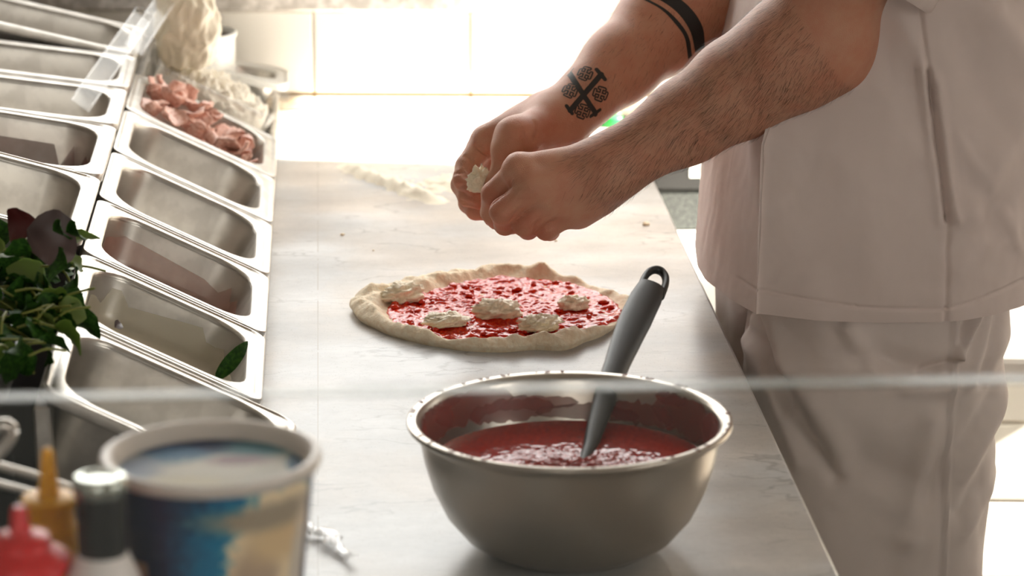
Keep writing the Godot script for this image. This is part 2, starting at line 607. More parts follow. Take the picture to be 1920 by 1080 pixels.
func pan(called: String, label: String, at: Vector3, hx: float, hz: float, tilt: float, deep: float, well_mat: Material, rim_mat: Material, corner := 0.036) -> Node3D:
	var o := base(called, label, "pan", at)
	o.rotation.z = tilt
	var rr := 0.014
	var w := 0.0155     # flange width
	# flange with a raised bead and a turned-down skirt
	var r := [rect_ring(hx - 0.0015, hz - 0.0015, rr, -0.010), rect_ring(hx, hz, rr, -0.0085), rect_ring(hx, hz, rr, -0.001), rect_ring(hx - 0.001, hz - 0.001, rr, 0.0),
		rect_ring(hx - 0.0035, hz - 0.0035, rr, 0.0002), rect_ring(hx - 0.0045, hz - 0.0045, rr, -0.0012), rect_ring(hx - 0.0075, hz - 0.0075, rr + 0.004, -0.0014), rect_ring(hx - 0.0085, hz - 0.0085, rr + 0.006, -0.0002),
		rect_ring(hx - w + 0.002, hz - w + 0.002, corner, -0.0002), rect_ring(hx - w, hz - w, corner, -0.0012), rect_ring(hx - w - 0.0006, hz - w - 0.0006, corner, -0.004)]
	put("rim", mm(loft(r)), rim_mat, o)
	var i := w + 0.0006
	var q := []
	q.append(rect_ring(hx - i + 0.0012, hz - i + 0.0012, corner, -0.0035))
	q.append(rect_ring(hx - i + 0.0006, hz - i + 0.0006, corner, -0.004))
	q.append(rect_ring(hx - i, hz - i, corner, -0.006))
	q.append(rect_ring(hx - i - 0.001, hz - i - 0.001, corner, -0.012))
	q.append(rect_ring(hx - i - 0.007, hz - i - 0.007, corner - 0.004, -deep + 0.012))
	q.append(rect_ring(hx - i - 0.010, hz - i - 0.010, corner - 0.006, -deep + 0.004))
	q.append(rect_ring(hx - i - 0.018, hz - i - 0.018, corner - 0.012, -deep))
	var inner := loft(q, true, false, true)
	var q2 := []
	q2.append(rect_ring(hx - i - 0.014, hz - i - 0.014, corner - 0.008, -deep - 0.0015))
	q2.append(rect_ring(hx - i - 0.006, hz - i - 0.006, corner - 0.004, -deep + 0.010))
	q2.append(rect_ring(hx - i + 0.0012, hz - i + 0.0012, corner, -0.008))
	q2.append(rect_ring(hx - i + 0.0012, hz - i + 0.0012, corner, -0.0035))
	put("well", mm(join([inner, loft(q2, true, true, false)])), well_mat, o)
	return o

# thin tinted film on floor and lower walls (cream residue in one pan), ragged edge
func tint_film(o: Node3D, hx: float, hz: float, deep: float, material: Material):
	var rings := []
	for k in 9:
		var q := rect_ring(hx, hz, 0.046, 0.0)
		for i in q.size():
			var top := -deep * (0.45 - 0.4 * noise.get_noise_2d(i * 0.9, hx * 90.0 + deep * 300.0))
			var y := lerpf(-deep + 0.0006, top, k / 8.0)
			var inset := 0.0171 + 0.006 * clampf((-0.012 - y) / (deep - 0.024), 0.0, 1.0) + 0.0011      # follows the taper of the well
			if y < -deep + 0.012: inset += 0.003 * clampf((-deep + 0.012 - y) / 0.008, 0.0, 1.0)
			if y < -deep + 0.004: inset += 0.008 * (-deep + 0.004 - y) / 0.004
			q[i] = Vector3(q[i].x * (hx - inset) / hx, y, q[i].z * (hz - inset) / hz)
		rings.append(q)
	rings.reverse()
	var f := put("tint_film", mm(loft(rings, true, false, true)), material, o)
	f.set_meta("kind", "stuff")

func on_pan(o: Node3D, x: float, y: float, z: float) -> Vector3:
	return o.transform * Vector3(x, y, z)

func build_rail():
	var rt := -atan2(0.08, 0.16)
	var c := Vector3(-0.1365, 0.980, 0)
	# rail: black well below, steel bearers along both sides, end panel
	var rail := base("topping_rail", "steel topping rail holding two tilted rows of pans", "rail")
	put("well_floor", mm(box(Vector3(-0.62, 0.80, -3.70), Vector3(-0.077, 0.83, -2.13), 0.002)), M.black, rail)
	put("back_panel", mm(box(Vector3(-0.66, 0.0, -3.70), Vector3(-0.62, 1.0, -2.0), 0.002)), M.black, rail)
	put("cabinet_body", mm(box(Vector3(-0.62, 0.0, -3.70), Vector3(-0.077, 0.80, -2.13), 0.002)), M.black, rail)
	put("middle_bearer", mm(box(Vector3(-0.222, 0.83, -3.70), Vector3(-0.210, 1.004, -2.17), 0.002)), M.steel_dull, rail)
	put("front_panel", mm(box(Vector3(-0.62, 0.83, -2.156), Vector3(-0.236, 1.004, -2.15), 0.001)), M.black, rail)
	put("side_bearer", mm(box(Vector3(-0.068, 0.9005, -3.70), Vector3(-0.060, 0.930, -2.19), 0.002)), M.rim, rail)
	var R := {}
	var spec := {
		"R2": [-3.285, "steel topping pan heaped with torn pink ham", M.steel_dull, M.rim, 0.06],
		"R3": [-3.083, "empty steel topping pan next to the ham pan", M.steel_dull, M.rim, 0.07],
		"R4": [-2.880, "empty scratched topping pan with brown specks on its wall", M.steel_dull, M.rim, 0.06],
		"R5": [-2.677, "empty topping pan with a pinkish film inside", M.steel_dull, M.rim, 0.05],
		"R6": [-2.475, "pale topping pan with a single basil leaf at its end", M.steel_dull, M.rim, 0.045],
		"R7": [-2.270, "dark topping pan holding a few chopped green herbs", M.steel_dull, M.rim, 0.08],
	}
	for k in spec:
		var s = spec[k]
		R[k] = pan("topping_pan", s[1], Vector3(c.x, c.y, s[0]) + (Vector3(0.0140, -0.0070, 0) if k == "R7" else Vector3.ZERO), 0.104 if k == "R7" else 0.0885, 0.0995, rt, s[4], s[2], s[3])
	R["R1"] = pan("clear_pan", "clear plastic pan filled with crumbled white cheese", Vector3(c.x + 0.012, c.y + 0.012, -3.487), 0.0885, 0.0995, rt, 0.06, M.clear, M.clear)
	pan("topping_pan", "narrow pale steel pan standing against the tiled wall", Vector3(-0.092, 0.968, -3.650), 0.046, 0.048, -0.2, 0.045, M.steel_dull, M.white_paint, 0.022)
	# second row
	var lt := -deg_to_rad(9.0)
	var hl := 0.135
	var L := {}
	for s in [["L1", 3.425, 0.17, "empty steel pan of the upper row farthest along, below the white pot", 14.0], ["L2", 3.24, 0.178, "empty steel pan of the upper row crossed by a clear scoop handle", 8.0], ["L3", 3.05, 0.182, "empty steel pan of the upper row in which the clear scoop rests", 8.0],
			["L4", 2.82, 0.222, "steel pan of the upper row with a reddish film inside", 10.0], ["L5", 2.575, 0.236, "empty steel pan of the upper row beside the salad leaves", 16.0]]:
		lt = -deg_to_rad(s[4])
		var at := Vector3(-0.214 - hl * cos(lt), 1.030 + hl * sin(-lt), -(s[1] + s[2] / 2))
		L[s[0]] = pan("topping_pan", s[3], at, hl, s[2] / 2 - 0.001, lt, 0.07, M.steel_dull, M.rim)
	tint_film(R["R5"], 0.0885, 0.0995, 0.05, M.film_pink)
	tint_film(R["R6"], 0.0885, 0.0995, 0.045, M.cream_film)
	tint_film(L["L4"], hl, 0.110, 0.07, M.film_red)
	fill_pans(R, L)

func fill_pans(R: Dictionary, L: Dictionary):
	# ham: torn folded strips, each its own thing
	var H: Node3D = R["R2"]
	for k in 34:
		var x := rng.randf_range(-0.062, 0.052)
		var z := rng.randf_range(-0.062, 0.055)
		var y := -0.012 + 0.016 * (1.0 - pow(z / 0.08, 2.0)) * (1.0 - 0.5 * pow(x / 0.08, 2.0)) + rng.randf_range(-0.008, 0.006) - x * 0.10
		var o := put("ham_piece", ham_mesh(k), M.ham)
		o.position = on_pan(H, x, y, z)
		o.rotation = Vector3(rng.randf_range(-0.7, 0.7), rng.randf_range(0, TAU), rng.randf_range(-0.7, 0.5))
		tag(o, "torn piece of pink cooked ham in the ham pan", "ham", "torn ham pieces")
	var under := disc(10, 40, func(a: float, t: float):
		return on_pan(H, 0.062 * t * cos(a), -0.022 - 0.012 * t * t, -0.07 * t * sin(a)))
	tag(put("ham_bed", mm(under), M.ham), "bed of shredded ham under the torn pieces in the ham pan", "ham", "", "stuff")
	# crumbled cheese
	var K: Node3D = R["R1"]
	var cc := disc(30, 90, func(a: float, t: float):
		var x := 0.070 * t * cos(a)
		var z := -0.080 * t * sin(a)
		var h := -0.016 + 0.012 * (1.0 - t * t) + 0.011 * noise.get_noise_2d(x * 55, z * 55) + 0.005 * noise.get_noise_2d(x * 160, z * 160)
		if t > 0.98: h = -0.05
		return on_pan(K, x, h, z))
	tag(put("crumbled_cheese", mm(cc), M.crumb_cheese), "crumbled white cheese filling the clear plastic pan", "cheese", "", "stuff")
	# herbs
	var hb := []
	for k in 46:
		var p := on_pan(R["R7"], rng.randf_range(-0.06, 0.0), -0.074 + rng.randf_range(0, 0.012), rng.randf_range(0.0, 0.07))
		hb.append(moved(leaf(0.016, 0.007, 0.4, 4), Transform3D(Basis.from_euler(Vector3(rng.randf_range(-0.8, 0.8), rng.randf_range(0, TAU), rng.randf_range(-0.8, 0.8))), p)))
	tag(put("chopped_herbs", mm(join(hb)), M.leaf), "chopped green herbs on the floor of the dark pan", "herbs", "", "stuff")
	# basil leaf and a dark scrap in the pale pan
	var lf := put("basil_leaf", mm(leaf(0.048, 0.0062, 0.9, 12)), M.leaf)
	var la := at_z(404, 712, 2.415)
	var lb := at_z(468, 640, 2.425)
	var ld := (lb - la).normalized()
	var ls := ld.cross(Vector3(0.3, 0.5, 1.0)).normalized()
	lf.transform = Transform3D(Basis(ld, ls.cross(ld), ls).orthonormalized(), la)
	tag(lf, "single green basil leaf stuck to the end of the pale pan", "leaf")
	var sc := put("leaf_scrap", mm(leaf(0.011, 0.004, 0.5, 5)), M.leaf_purple)
	sc.transform = Transform3D(Basis.from_euler(Vector3(0.9, 1.2, 0.3)), on_pan(R["R6"], -0.045, 0.002, 0.082))
	tag(sc, "tiny dark scrap of leaf on the rim of the pale pan", "leaf")
	var s2 := put("leaf_scrap", mm(leaf(0.012, 0.005, 0.5, 5)), M.stem)
	s2.transform = Transform3D(Basis.from_euler(Vector3(0.3, 0.2, -1.2)), on_pan(R["R3"], 0.0655, -0.02, 0.03))
	tag(s2, "small yellowish scrap stuck inside the pan next to the ham", "leaf")
	# scoop handles of clear plastic, lying across the upper row
	for s in [[[150, 197], [268, 30], 3.07, 3.30, 0.021, "clear plastic scoop handle resting in an empty upper pan"], [[250, 92], [330, -30], 3.30, 3.48, 0.021, "second clear plastic handle lying farther back by the white bag"]]:
		var a := at_z(s[0][0], s[0][1], s[2])
		var b := at_z(s[1][0], s[1][1], s[3])
		clear_handle(a, b, s[4], s[5])
	# white pot and bag at the far end
	var p := at_z(368, 62, 3.645)
	var pot := base("round_pot", "round white-enamelled pot with a grey inside by the tiled wall", "pot", Vector3(p.x, p.y - 0.105, p.z))
	put("body", mm(lathe([[0.040, 0.0], [0.044, 0.003], [0.047, 0.10], [0.0495, 0.1035], [0.0495, 0.1065], [0.0475, 0.1075], [0.0455, 0.1065], [0.0445, 0.1]], 48, true, false)), M.white_paint, pot)
	put("lining", mm(lathe([[0.0446, 0.101], [0.0425, 0.008], [0.036, 0.004]], 48, false, true)), M.steel_dull, pot)
	var shelf := put("end_shelf", mm(box(Vector3(-0.61, p.y - 0.115, -3.70), Vector3(-0.142, p.y - 0.105, -3.60), 0.002)), M.steel_dull, get_node("topping_rail"))
	var bg := at_z(350, 42, 3.47)
	var bag := put("cheese_bag", mm(bag_mesh()), M.bag)
	bag.position = bg
	tag(bag, "crumpled milky plastic bag of cheese standing in front of the white pot", "bag")

func ham_mesh(k: int) -> ArrayMesh:
	var w := rng.randf_range(0.010, 0.018)
	var l := rng.randf_range(0.026, 0.046)
	var curl := rng.randf_range(0.4, 1.5)
	var rings := []
	for j in 9:
		var t := j / 8.0
		var r := PackedVector3Array()
		var a := curl * (t - 0.5) * 2.0
		var mid := Vector3(sin(a) * l / (2.0 * curl), (1.0 - cos(a)) * l / (2.0 * curl), 0)
		var nrm := Vector3(-sin(a), cos(a), 0)
		var ww := w * (0.45 + 0.55 * sin(PI * clampf(t * 0.9 + 0.05, 0, 1))) * (1.0 + 0.35 * noise.get_noise_2d(t * 3.0, k * 7.3))
		for i in 10:
			var b := TAU * i / 10
			var wob := 0.003 * noise.get_noise_3d(t * 4.0, cos(b) * 2.0, k * 3.1)
			r.append(mid + Vector3(0, 0, -1) * cos(b) * ww + nrm * (sin(b) * 0.0022 + wob + 0.004 * cos(b) * cos(b) * sin(k * 1.7)))
		rings.append(r)
	return mm(loft(rings, true, true, true))

func leaf(l: float, w: float, bend: float, n := 8) -> Array:
	var v := PackedVector3Array()
	var idx := PackedInt32Array()
	for side in 2:
		var off := v.size()
		for j in n + 1:
			var t := float(j) / n
			var ww := w * pow(sin(PI * pow(t, 0.75)), 0.8) + 0.0003
			var a := bend * t
			var mid := Vector3(l * sin(a) / maxf(bend, 0.01), -l * (1.0 - cos(a)) / maxf(bend, 0.01), 0)
			var up := Vector3(sin(a), cos(a), 0)
			for i in 5:
				var s := i / 2.0 - 1.0
				v.append(mid + Vector3(0, 0, s * ww) + up * (absf(s) * ww * 0.35 + 0.12 * ww * sin(t * 17.0 + s * 3.0) * s * s - side * 0.0006))
		for j in n:
			for i in 4:
				var a := off + j * 5 + i
				if side == 0:
					idx.append(a); idx.append(a + 1); idx.append(a + 6); idx.append(a); idx.append(a + 6); idx.append(a + 5)
				else:
					idx.append(a); idx.append(a + 6); idx.append(a + 1); idx.append(a); idx.append(a + 5); idx.append(a + 6)
	return [v, idx]

func clear_handle(a: Vector3, b: Vector3, w: float, label: String):
	var o := base("serving_scoop", label, "scoop", a)
	var d := (b - a)
	var l := d.length()
	d = d.normalized()
	var view := (cam_pos - a).normalized()
	var s := d.cross(view).normalized()
	var u := s.cross(d).normalized()
	o.transform = Transform3D(Basis(s, d, u), a)
	# channel: flat web with raised side walls and a rounded end
	put("grip", mm(box(Vector3(-w / 2, 0, -0.002), Vector3(w / 2, l, 0.0), 0.0008)), M.clear, o)
	for k in [-1, 1]:
		put("side_wall", mm(box(Vector3(k * w / 2 - 0.0015, 0.0, -0.002), Vector3(k * w / 2 + 0.0015, l - 0.004, 0.008), 0.001)), M.clear, o)
	put("end_wall", mm(box(Vector3(-w / 2 + 0.002, l - 0.004, -0.002), Vector3(w / 2 - 0.002, l, 0.008), 0.001)), M.clear, o)
	put("thumb_stop", mm(moved(lathe([[0.0055, 0.0], [0.0055, 0.002], [0.0038, 0.0025], [0.0035, 0.0005]], 20, false, false), Transform3D(Basis(Vector3.RIGHT, PI / 2), Vector3(0, l - 0.035, 0.0)))), M.clear, o)
	put("cross_bar", mm(box(Vector3(-w / 2, 0.030, 0.0), Vector3(w / 2, 0.033, 0.005), 0.0008)), M.clear, o)

func bag_mesh() -> Array:
	var rings := []
	for j in 30:
		var t := j / 29.0
		var r := PackedVector3Array()
		for i in 72:
			var a := TAU * i / 72
			var wide := 0.034 * (1.0 - 0.35 * pow(absf(t - 0.45) * 1.7, 2.0)) * (1.0 if t < 0.93 else 0.75)
			var fold := 1.0 + 0.16 * noise.get_noise_3d(cos(a) * 1.6, sin(a) * 1.6, t * 3.5) * 1.8 + 0.14 * absf(noise.get_noise_3d(cos(a + t * 1.5) * 3.2, sin(a + t * 1.5) * 3.2, t * 5.0))
			r.append(Vector3(cos(a) * wide * fold, -0.05 + 0.115 * t + 0.004 * noise.get_noise_2d(a, 9.0), -sin(a) * wide * 0.8 * fold))
		rings.append(r)
	return loft(rings, true, true, true)

# ---------------------------------------------------------------- pizza

func outline(pts: Array, y: float, c: Vector3) -> Callable:
	var w := []
	for p in pts:
		var q := at_y(p[0], p[1], y + (p[2] if p.size() > 2 else 0.0))
		var d := q - c
		w.append([fposmod(atan2(-d.z, d.x), TAU), Vector2(d.x, d.z).length()])
	w.sort_custom(func(a, b): return a[0] < b[0])
	return func(a: float) -> float:
		a = fposmod(a, TAU)
		var n := w.size()
		for k in n:
			var p = w[k]
			var q = w[(k + 1) % n]
			var a0: float = p[0]
			var a1: float = q[0] + (TAU if k == n - 1 else 0.0)
			var aa := a + (TAU if k == n - 1 and a < a0 else 0.0)
			if aa >= a0 and aa <= a1:
				var t := (aa - a0) / maxf(a1 - a0, 1e-6)
				t = t * t * (3.0 - 2.0 * t)
				return lerpf(p[1], q[1], t)
		return w[0][1]

func build_pizza():
	var c := at_y(922, 588, TOP)
	var edge := outline([[655, 580], [662, 552, 0.012], [700, 540, 0.012], [770, 520, 0.012], [860, 505, 0.012], [955, 497, 0.012], [1020, 503, 0.012], [1065, 514, 0.012], [1110, 526, 0.012], [1160, 543, 0.012], [1198, 568, 0.008],
		[1196, 592], [1160, 618], [1110, 642], [1062, 660], [1000, 659], [940, 664], [880, 662], [815, 653], [755, 640], [700, 620], [664, 600]], TOP, c)
	var wet := outline([[722, 588], [738, 562], [800, 546], [860, 531], [900, 522], [960, 518], [1050, 527], [1110, 541], [1158, 566], [1170, 590], [1125, 612], [1040, 628], [950, 637], [870, 639], [790, 622], [738, 604]], TOP + 0.007, c)
	var pz := base("pizza", "raw pizza base spread with tomato sauce on the marble worktop", "pizza", c)
	var flaps := []
	for f in [[1066, 655, 0.9, 0.010, 0.004, 0.006], [1005, 508, 0.1, 0.022, 0.007, 0.006], [1078, 518, -0.6, 0.010, 0.005, 0.007], [1135, 541, -0.4, 0.012, 0.005, 0.005], [690, 548, 0.2, 0.020, 0.010, 0.005], [780, 640, -0.3, 0.022, 0.004, -0.003], [880, 652, -0.1, 0.03, 0.004, 0.003]]:
		flaps.append([at_y(f[0], f[1], TOP + 0.012) - c, f[2], f[3], f[4], f[5]])
	var dough := disc(56, 260, func(a: float, t: float):
		var r: float = edge.call(a)
		var ri: float = wet.call(a) / r
		var tt := minf(t / 0.94, 1.0)
		var x := cos(a) * r * tt
		var z := -sin(a) * r * tt
		var rim := smoothstep(ri - 0.02, ri + 0.10, tt)
		var lumpy := noise.get_noise_2d(x * 34, z * 34)
		var h := 0.0055 + rim * (0.0095 + 0.0035 * lumpy + 0.0012 * noise.get_noise_2d(x * 90 + 5, z * 90)) + 0.0012 * lumpy
		for f in flaps:                  # folds and a pinched flap in the rim
			var q: Vector3 = f[0]
			var d := Vector2(x - q.x, z - q.z).rotated(f[1])
			h += f[4] * exp(-pow(d.x / f[2], 2.0) - pow(d.y / f[3], 2.0))
		if tt > 0.90:
			var e := (tt - 0.90) / 0.10
			h *= sqrt(maxf(0.0, 1.0 - e * e * 0.75))
		if t > 0.94:                      # the edge turns under to the stone
			h = lerpf(h, 0.0, (t - 0.94) / 0.06)
			var k := 1.0 - 0.035 * (t - 0.94) / 0.06
			x *= k
			z *= k
		return Vector3(x, h, z))
	put("crust", mm(dough), M.dough, pz)
	var sauce := disc(84, 300, func(a: float, t: float):
		var r: float = wet.call(a) * (1.0 + 0.02 * noise.get_noise_2d(cos(a) * 8.0, sin(a) * 8.0)) * t
		var x := cos(a) * r
		var z := -sin(a) * r
		var thin := noise.get_noise_2d(x * 26 + 3, z * 26)
		var h := 0.0075 + 0.0020 * noise.get_noise_2d(x * 40, z * 60) + 0.0017 * noise.get_noise_2d(x * 75, z * 120) + 0.0005 * noise.get_noise_2d(x * 260, z * 330) + 0.001 * thin
		var mid := sin(t * 21.0 + a * 1.0)      # spiral left by the ladle
		h += 0.0007 * mid
		if t > 0.96: h -= 0.004 * (t - 0.96) / 0.04
		return Vector3(x, h, z))
	put("tomato_sauce", mm(sauce), M.sauce, pz)
	var bits := []
	for k in 60:                              # tomato pieces in the sauce
		var a := rng.randf() * TAU
		var r: float = wet.call(a) * sqrt(rng.randf_range(0.1, 0.88))
		var s := rng.randf_range(0.0025, 0.006)
		bits.append(moved(lump(Vector3(s, 0.0022, s * 0.7), 0.3, 1.4, k * 1.3, 12, 7), Transform3D(Basis(Vector3.UP, rng.randf() * TAU), Vector3(cos(a) * r, 0.0082, -sin(a) * r))))
	var b := put("tomato_pieces", mm(join(bits)), M.sauce, pz)
	b.set_meta("kind", "stuff")
	# torn mozzarella
	var ch := [[757, 548, 36, 22, "torn mozzarella piece with ragged tips on the pizza rim", 1.1], [836, 598, 38, 15, "flat torn mozzarella piece nearest the bowl's left side of the pizza", 2.0], [932, 578, 40, 22, "large torn mozzarella piece in the middle of the pizza", 3.3],
		[1011, 604, 37, 18, "torn mozzarella piece with a notched edge above the bowl", 4.7], [1074, 567, 25, 17, "rounded torn mozzarella piece beside the spoon handle", 5.9]]
	for s in ch:
		var p := at_y(s[0], s[1] + s[3] * 0.3, TOP + 0.012)
		var u := px_size(p)
		var o := put("mozzarella_piece", mm(torn(Vector3(s[2] * u * 1.15, s[3] * u * 1.0, s[2] * u * 0.9), s[5])), M.cheese)
		o.position = p + Vector3(0, 0.001, 0)
		tag(o, s[4], "cheese", "mozzarella on the pizza")

func torn(size: Vector3, k: float) -> Array:
	var rings := []
	for j in range(1, 26):
		var th := PI * j / 26 - PI / 2
		var r := PackedVector3Array()
		for i in 44:
			var a := TAU * i / 44
			var d := Vector3(cos(th) * cos(a), sin(th), -cos(th) * sin(a))
			var q := d * 1.6 + Vector3(k * 3.1, k, -k * 2.0)
			var m := 0.86 + 0.42 * noise.get_noise_3dv(q) + 0.30 * absf(noise.get_noise_3dv(q * 2.0)) + 0.07 * noise.get_noise_3dv(q * 4.0)
			var p := d * m
			if p.y < -0.45: p.y = -0.45
			r.append(p * size)
		rings.append(r)
	return loft(rings, true, true, true)

# ---------------------------------------------------------------- bowl

func build_bowl():
	var c := Vector3(0.174, TOP, -2.130)
	var bowl := base("mixing_bowl", "stainless steel mixing bowl half full of tomato sauce", "bowl", c)
	var prof := [[0.046, 0.0015], [0.056, 0.0], [0.062, 0.003], [0.078, 0.013], [0.092, 0.030], [0.1015, 0.050], [0.1075, 0.070], [0.1110, 0.090], [0.1135, 0.0955], [0.1180, 0.0962], [0.1202, 0.0980], [0.1200, 0.1005], [0.1178, 0.1016], [0.1135, 0.1008], [0.1105, 0.0975],
		[0.1090, 0.090], [0.1055, 0.070], [0.0995, 0.050], [0.090, 0.031], [0.076, 0.0145], [0.060, 0.005], [0.030, 0.0035]]
	var fine := []
	for i in prof.size() - 1:
		for k in 3:
			var t := k / 3.0
			fine.append([lerpf(prof[i][0], prof[i + 1][0], t), lerpf(prof[i][1], prof[i + 1][1], t)])
	fine.append(prof[-1])
	put("shell", mm(lathe(fine, 128)), M.steel_bowl, bowl)
	var level := 0.066
	var sauce := disc(70, 220, func(a: float, t: float):
		var r := 0.1046 * t
		var x := cos(a) * r
		var z := -sin(a) * r
		var active := exp(-pow((x - 0.005) / 0.055, 2.0) - pow((z - 0.03) / 0.045, 2.0)) * (1.0 + noise.get_noise_2d(x * 50, z * 50))
		var h := level + (0.0022 * noise.get_noise_2d(x * 70, z * 70) + 0.0014 * noise.get_noise_2d(x * 190, z * 190)) * (0.12 + 1.9 * active) * smoothstep(1.0, 0.93, t)
		return Vector3(x, h, z))
	put("tomato_sauce", mm(sauce), M.bowl_sauce, bowl)
	# dried smears on the inner wall and drips on the rim, real patches a fraction of a millimetre thick
	var smears := []
	for s in [[2.30, 0.40, 0.086, 0.012], [2.80, 0.35, 0.083, 0.014], [1.95, 0.35, 0.077, 0.009], [0.45, 0.42, 0.083, 0.014], [0.02, 0.30, 0.084, 0.013], [1.35, 0.40, 0.073, 0.006], [3.15, 0.25, 0.082, 0.013], [1.72, 0.3, 0.080, 0.005], [0.95, 0.30, 0.076, 0.009], [2.55, 0.2, 0.093, 0.004], [0.7, 0.15, 0.092, 0.005]]:
		smears.append(wall_patch(prof, s[0], s[1], s[2], s[3]))
	var sm := put("sauce_smears", mm(join(smears)), M.smear, bowl)
	sm.set_meta("kind", "stuff")
	var drips := []
	for k in 46:
		var a := rng.randf() * TAU
		var s := rng.randf_range(0.0008, 0.0030)
		drips.append(moved(lump(Vector3(s, 0.0007, s * 0.7), 0.4, 1.5, k, 10, 6), Transform3D(Basis(Vector3.UP, rng.randf() * TAU), Vector3(cos(a) * 0.1172, 0.1014, -sin(a) * 0.1172))))
	var dr := put("rim_drips", mm(join(drips)), M.smear, bowl)
	dr.set_meta("kind", "stuff")
	build_spoon(c)
	# crumpled strip of cling film on the stone
	var pts := []
	for k in 15:
		var t := k / 14.0
		var p := at_y(lerpf(560, 662, t), lerpf(985, 1052, t) + 7.0 * sin(t * 9.0), TOP)
		pts.append(p + Vector3(0, 0.004 + 0.002 * sin(t * 14.0), 0))
	var rad := []
	for k in 15: rad.append(0.0045 * (0.35 + 0.65 * sin(PI * (k + 1) / 16.0)) * (1.0 + 0.5 * noise.get_noise_1d(k * 2.3)))
	var film := []
	for s in 3:
		var q := []
		for k in 15: q.append(pts[k] + Vector3(0.003 * sin(k * 1.9 + s * 2.0), 0.0012 * s, 0.003 * cos(k * 1.3 + s)))
		film.append(tube(q, rad, 6, 0.5))
	tag(put("cling_film", mm(join(film)), M.film), "crumpled strip of cling film on the worktop beside the printed tub", "film")

func wall_patch(prof: Array, a0: float, half: float, y0: float, hy: float) -> Array:
	var inner := []
	for k in range(14, 20): inner.append(prof[k])
	var rings := []
	for j in 11:
		var v := j / 10.0 * 2.0 - 1.0
		var r := PackedVector3Array()
		for i in 21:
			var u := i / 20.0 * 2.0 - 1.0
			var lim := sqrt(maxf(0.0, 1.0 - u * u)) * (1.0 + 0.5 * noise.get_noise_2d(u * 4.0, a0 * 9.0))
			var y := clampf(y0 + v * lim * hy, 0.062, 0.0972)
			var rad := 0.1
			for k in inner.size() - 1:
				if y <= inner[k][1] and y >= inner[k + 1][1]:
					rad = lerpf(inner[k + 1][0], inner[k][0], (y - inner[k + 1][1]) / (inner[k][1] - inner[k + 1][1]))
			var a := a0 + u * half
			rad -= 0.0006 * (1.0 - maxf(absf(u), absf(v))) + 0.0004
			r.append(Vector3(cos(a) * rad, y, -sin(a) * rad))
		rings.append(r)
	rings.reverse()
	return loft(rings, false)

func build_spoon(c: Vector3):
	var t := at_y(1106, 838, TOP + 0.0665)
	var r := at_z(1160, 704, 2.236)
	var dir := (r - t).normalized()
	var sp := base("serving_spoon", "dark grey plastic spoon with a hanging hole leaning in the sauce bowl", "spoon", t)
	# axis bends a little; positions from photo: centre px, half width px
	var stations := [[-0.16, 10.0], [0.0, 13.0], [0.10, 18.0], [0.28, 23.0], [0.42, 24.0], [0.55, 28.0], [0.70, 31.0], [0.85, 30.0], [0.93, 26.0]]
	var top := at_z(1231, 520, 2.42)
	var ln := (top - t)
	var view := (cam_pos - t).normalized()
	var side := ln.cross(view).normalized()
	var up := side.cross(ln).normalized()
	var rings := []
	var fine := []
	for k in stations.size() - 1:
		for i in 5: fine.append([lerpf(stations[k][0], stations[k + 1][0], i / 5.0), lerpf(stations[k][1], stations[k + 1][1], i / 5.0)])
	fine.append(stations[-1])
	for s in fine:
		var f: float = s[0]
		var p := ln * f + side * (-0.004 * sin(PI * clampf(f, 0, 1))) + up * 0.004 * sin(PI * clampf(f, 0.0, 1.0))
		var hw: float = s[1] * px_size(t + p)
		var q := PackedVector3Array()
		for i in 20:
			var a := TAU * i / 20
			q.append(p + side * hw * signf(cos(a)) * pow(absf(cos(a)), 0.8) + up * 0.0058 * sin(a))
		rings.append(q)
	put("handle", mm(loft(rings, true, true, true)), M.handle, sp)
	# the loop at the end
	var p0: Vector3 = ln * 0.93
	var lp := []
	var hw := 21.0 * px_size(t + p0)
	for k in 17:
		var a := PI * k / 16.0
		lp.append(p0 + side * hw * cos(a) * -1.0 + ln.normalized() * (ln.length() * 0.015 + ln.length() * 0.10 * pow(sin(a), 0.75)))
	lp.insert(0, p0 - side * hw - ln * 0.03)
	lp.append(p0 + side * hw - ln * 0.03)
	put("hanging_loop", mm(tube(lp, 0.0030, 10, 1.3, up)), M.handle, sp)
	# head under the sauce
	var hd := lump(Vector3(0.026, 0.006, 0.034), 0.02, 1.0, 1.0)
	var h := put("head", mm(hd), M.handle, sp)
	h.transform = Transform3D(Basis(Vector3.UP, 0.35), -ln * 0.16 + Vector3(-0.01, -0.014, 0.02))

# ---------------------------------------------------------------- the cook

var PA := PackedVector3Array()      # tapered capsules of the body that is being meshed
var PB := PackedVector3Array()
var RA := PackedFloat32Array()
var RB := PackedFloat32Array()
var PK := PackedFloat32Array()
var GA := PackedVector3Array()      # creases
var GB := PackedVector3Array()
var GR := PackedFloat32Array()

func clear_body():
	PA.clear(); PB.clear(); RA.clear(); RB.clear(); PK.clear(); GA.clear(); GB.clear(); GR.clear()

func bone(a: Vector3, b: Vector3, ra: float, rb: float, k: float):
	PA.append(a); PB.append(b); RA.append(ra); RB.append(rb); PK.append(k)

# joints as [px, py, distance, radius in px]
func chain(j: Array, k_root: float, k_rest: float):
	for i in j.size() - 1:
		var a := at_z(j[i][0], j[i][1], j[i][2])
		var b := at_z(j[i + 1][0], j[i + 1][1], j[i + 1][2])
		bone(a, b, j[i][3] * px_size(a), j[i + 1][3] * px_size(b), k_root if i == 0 else k_rest)

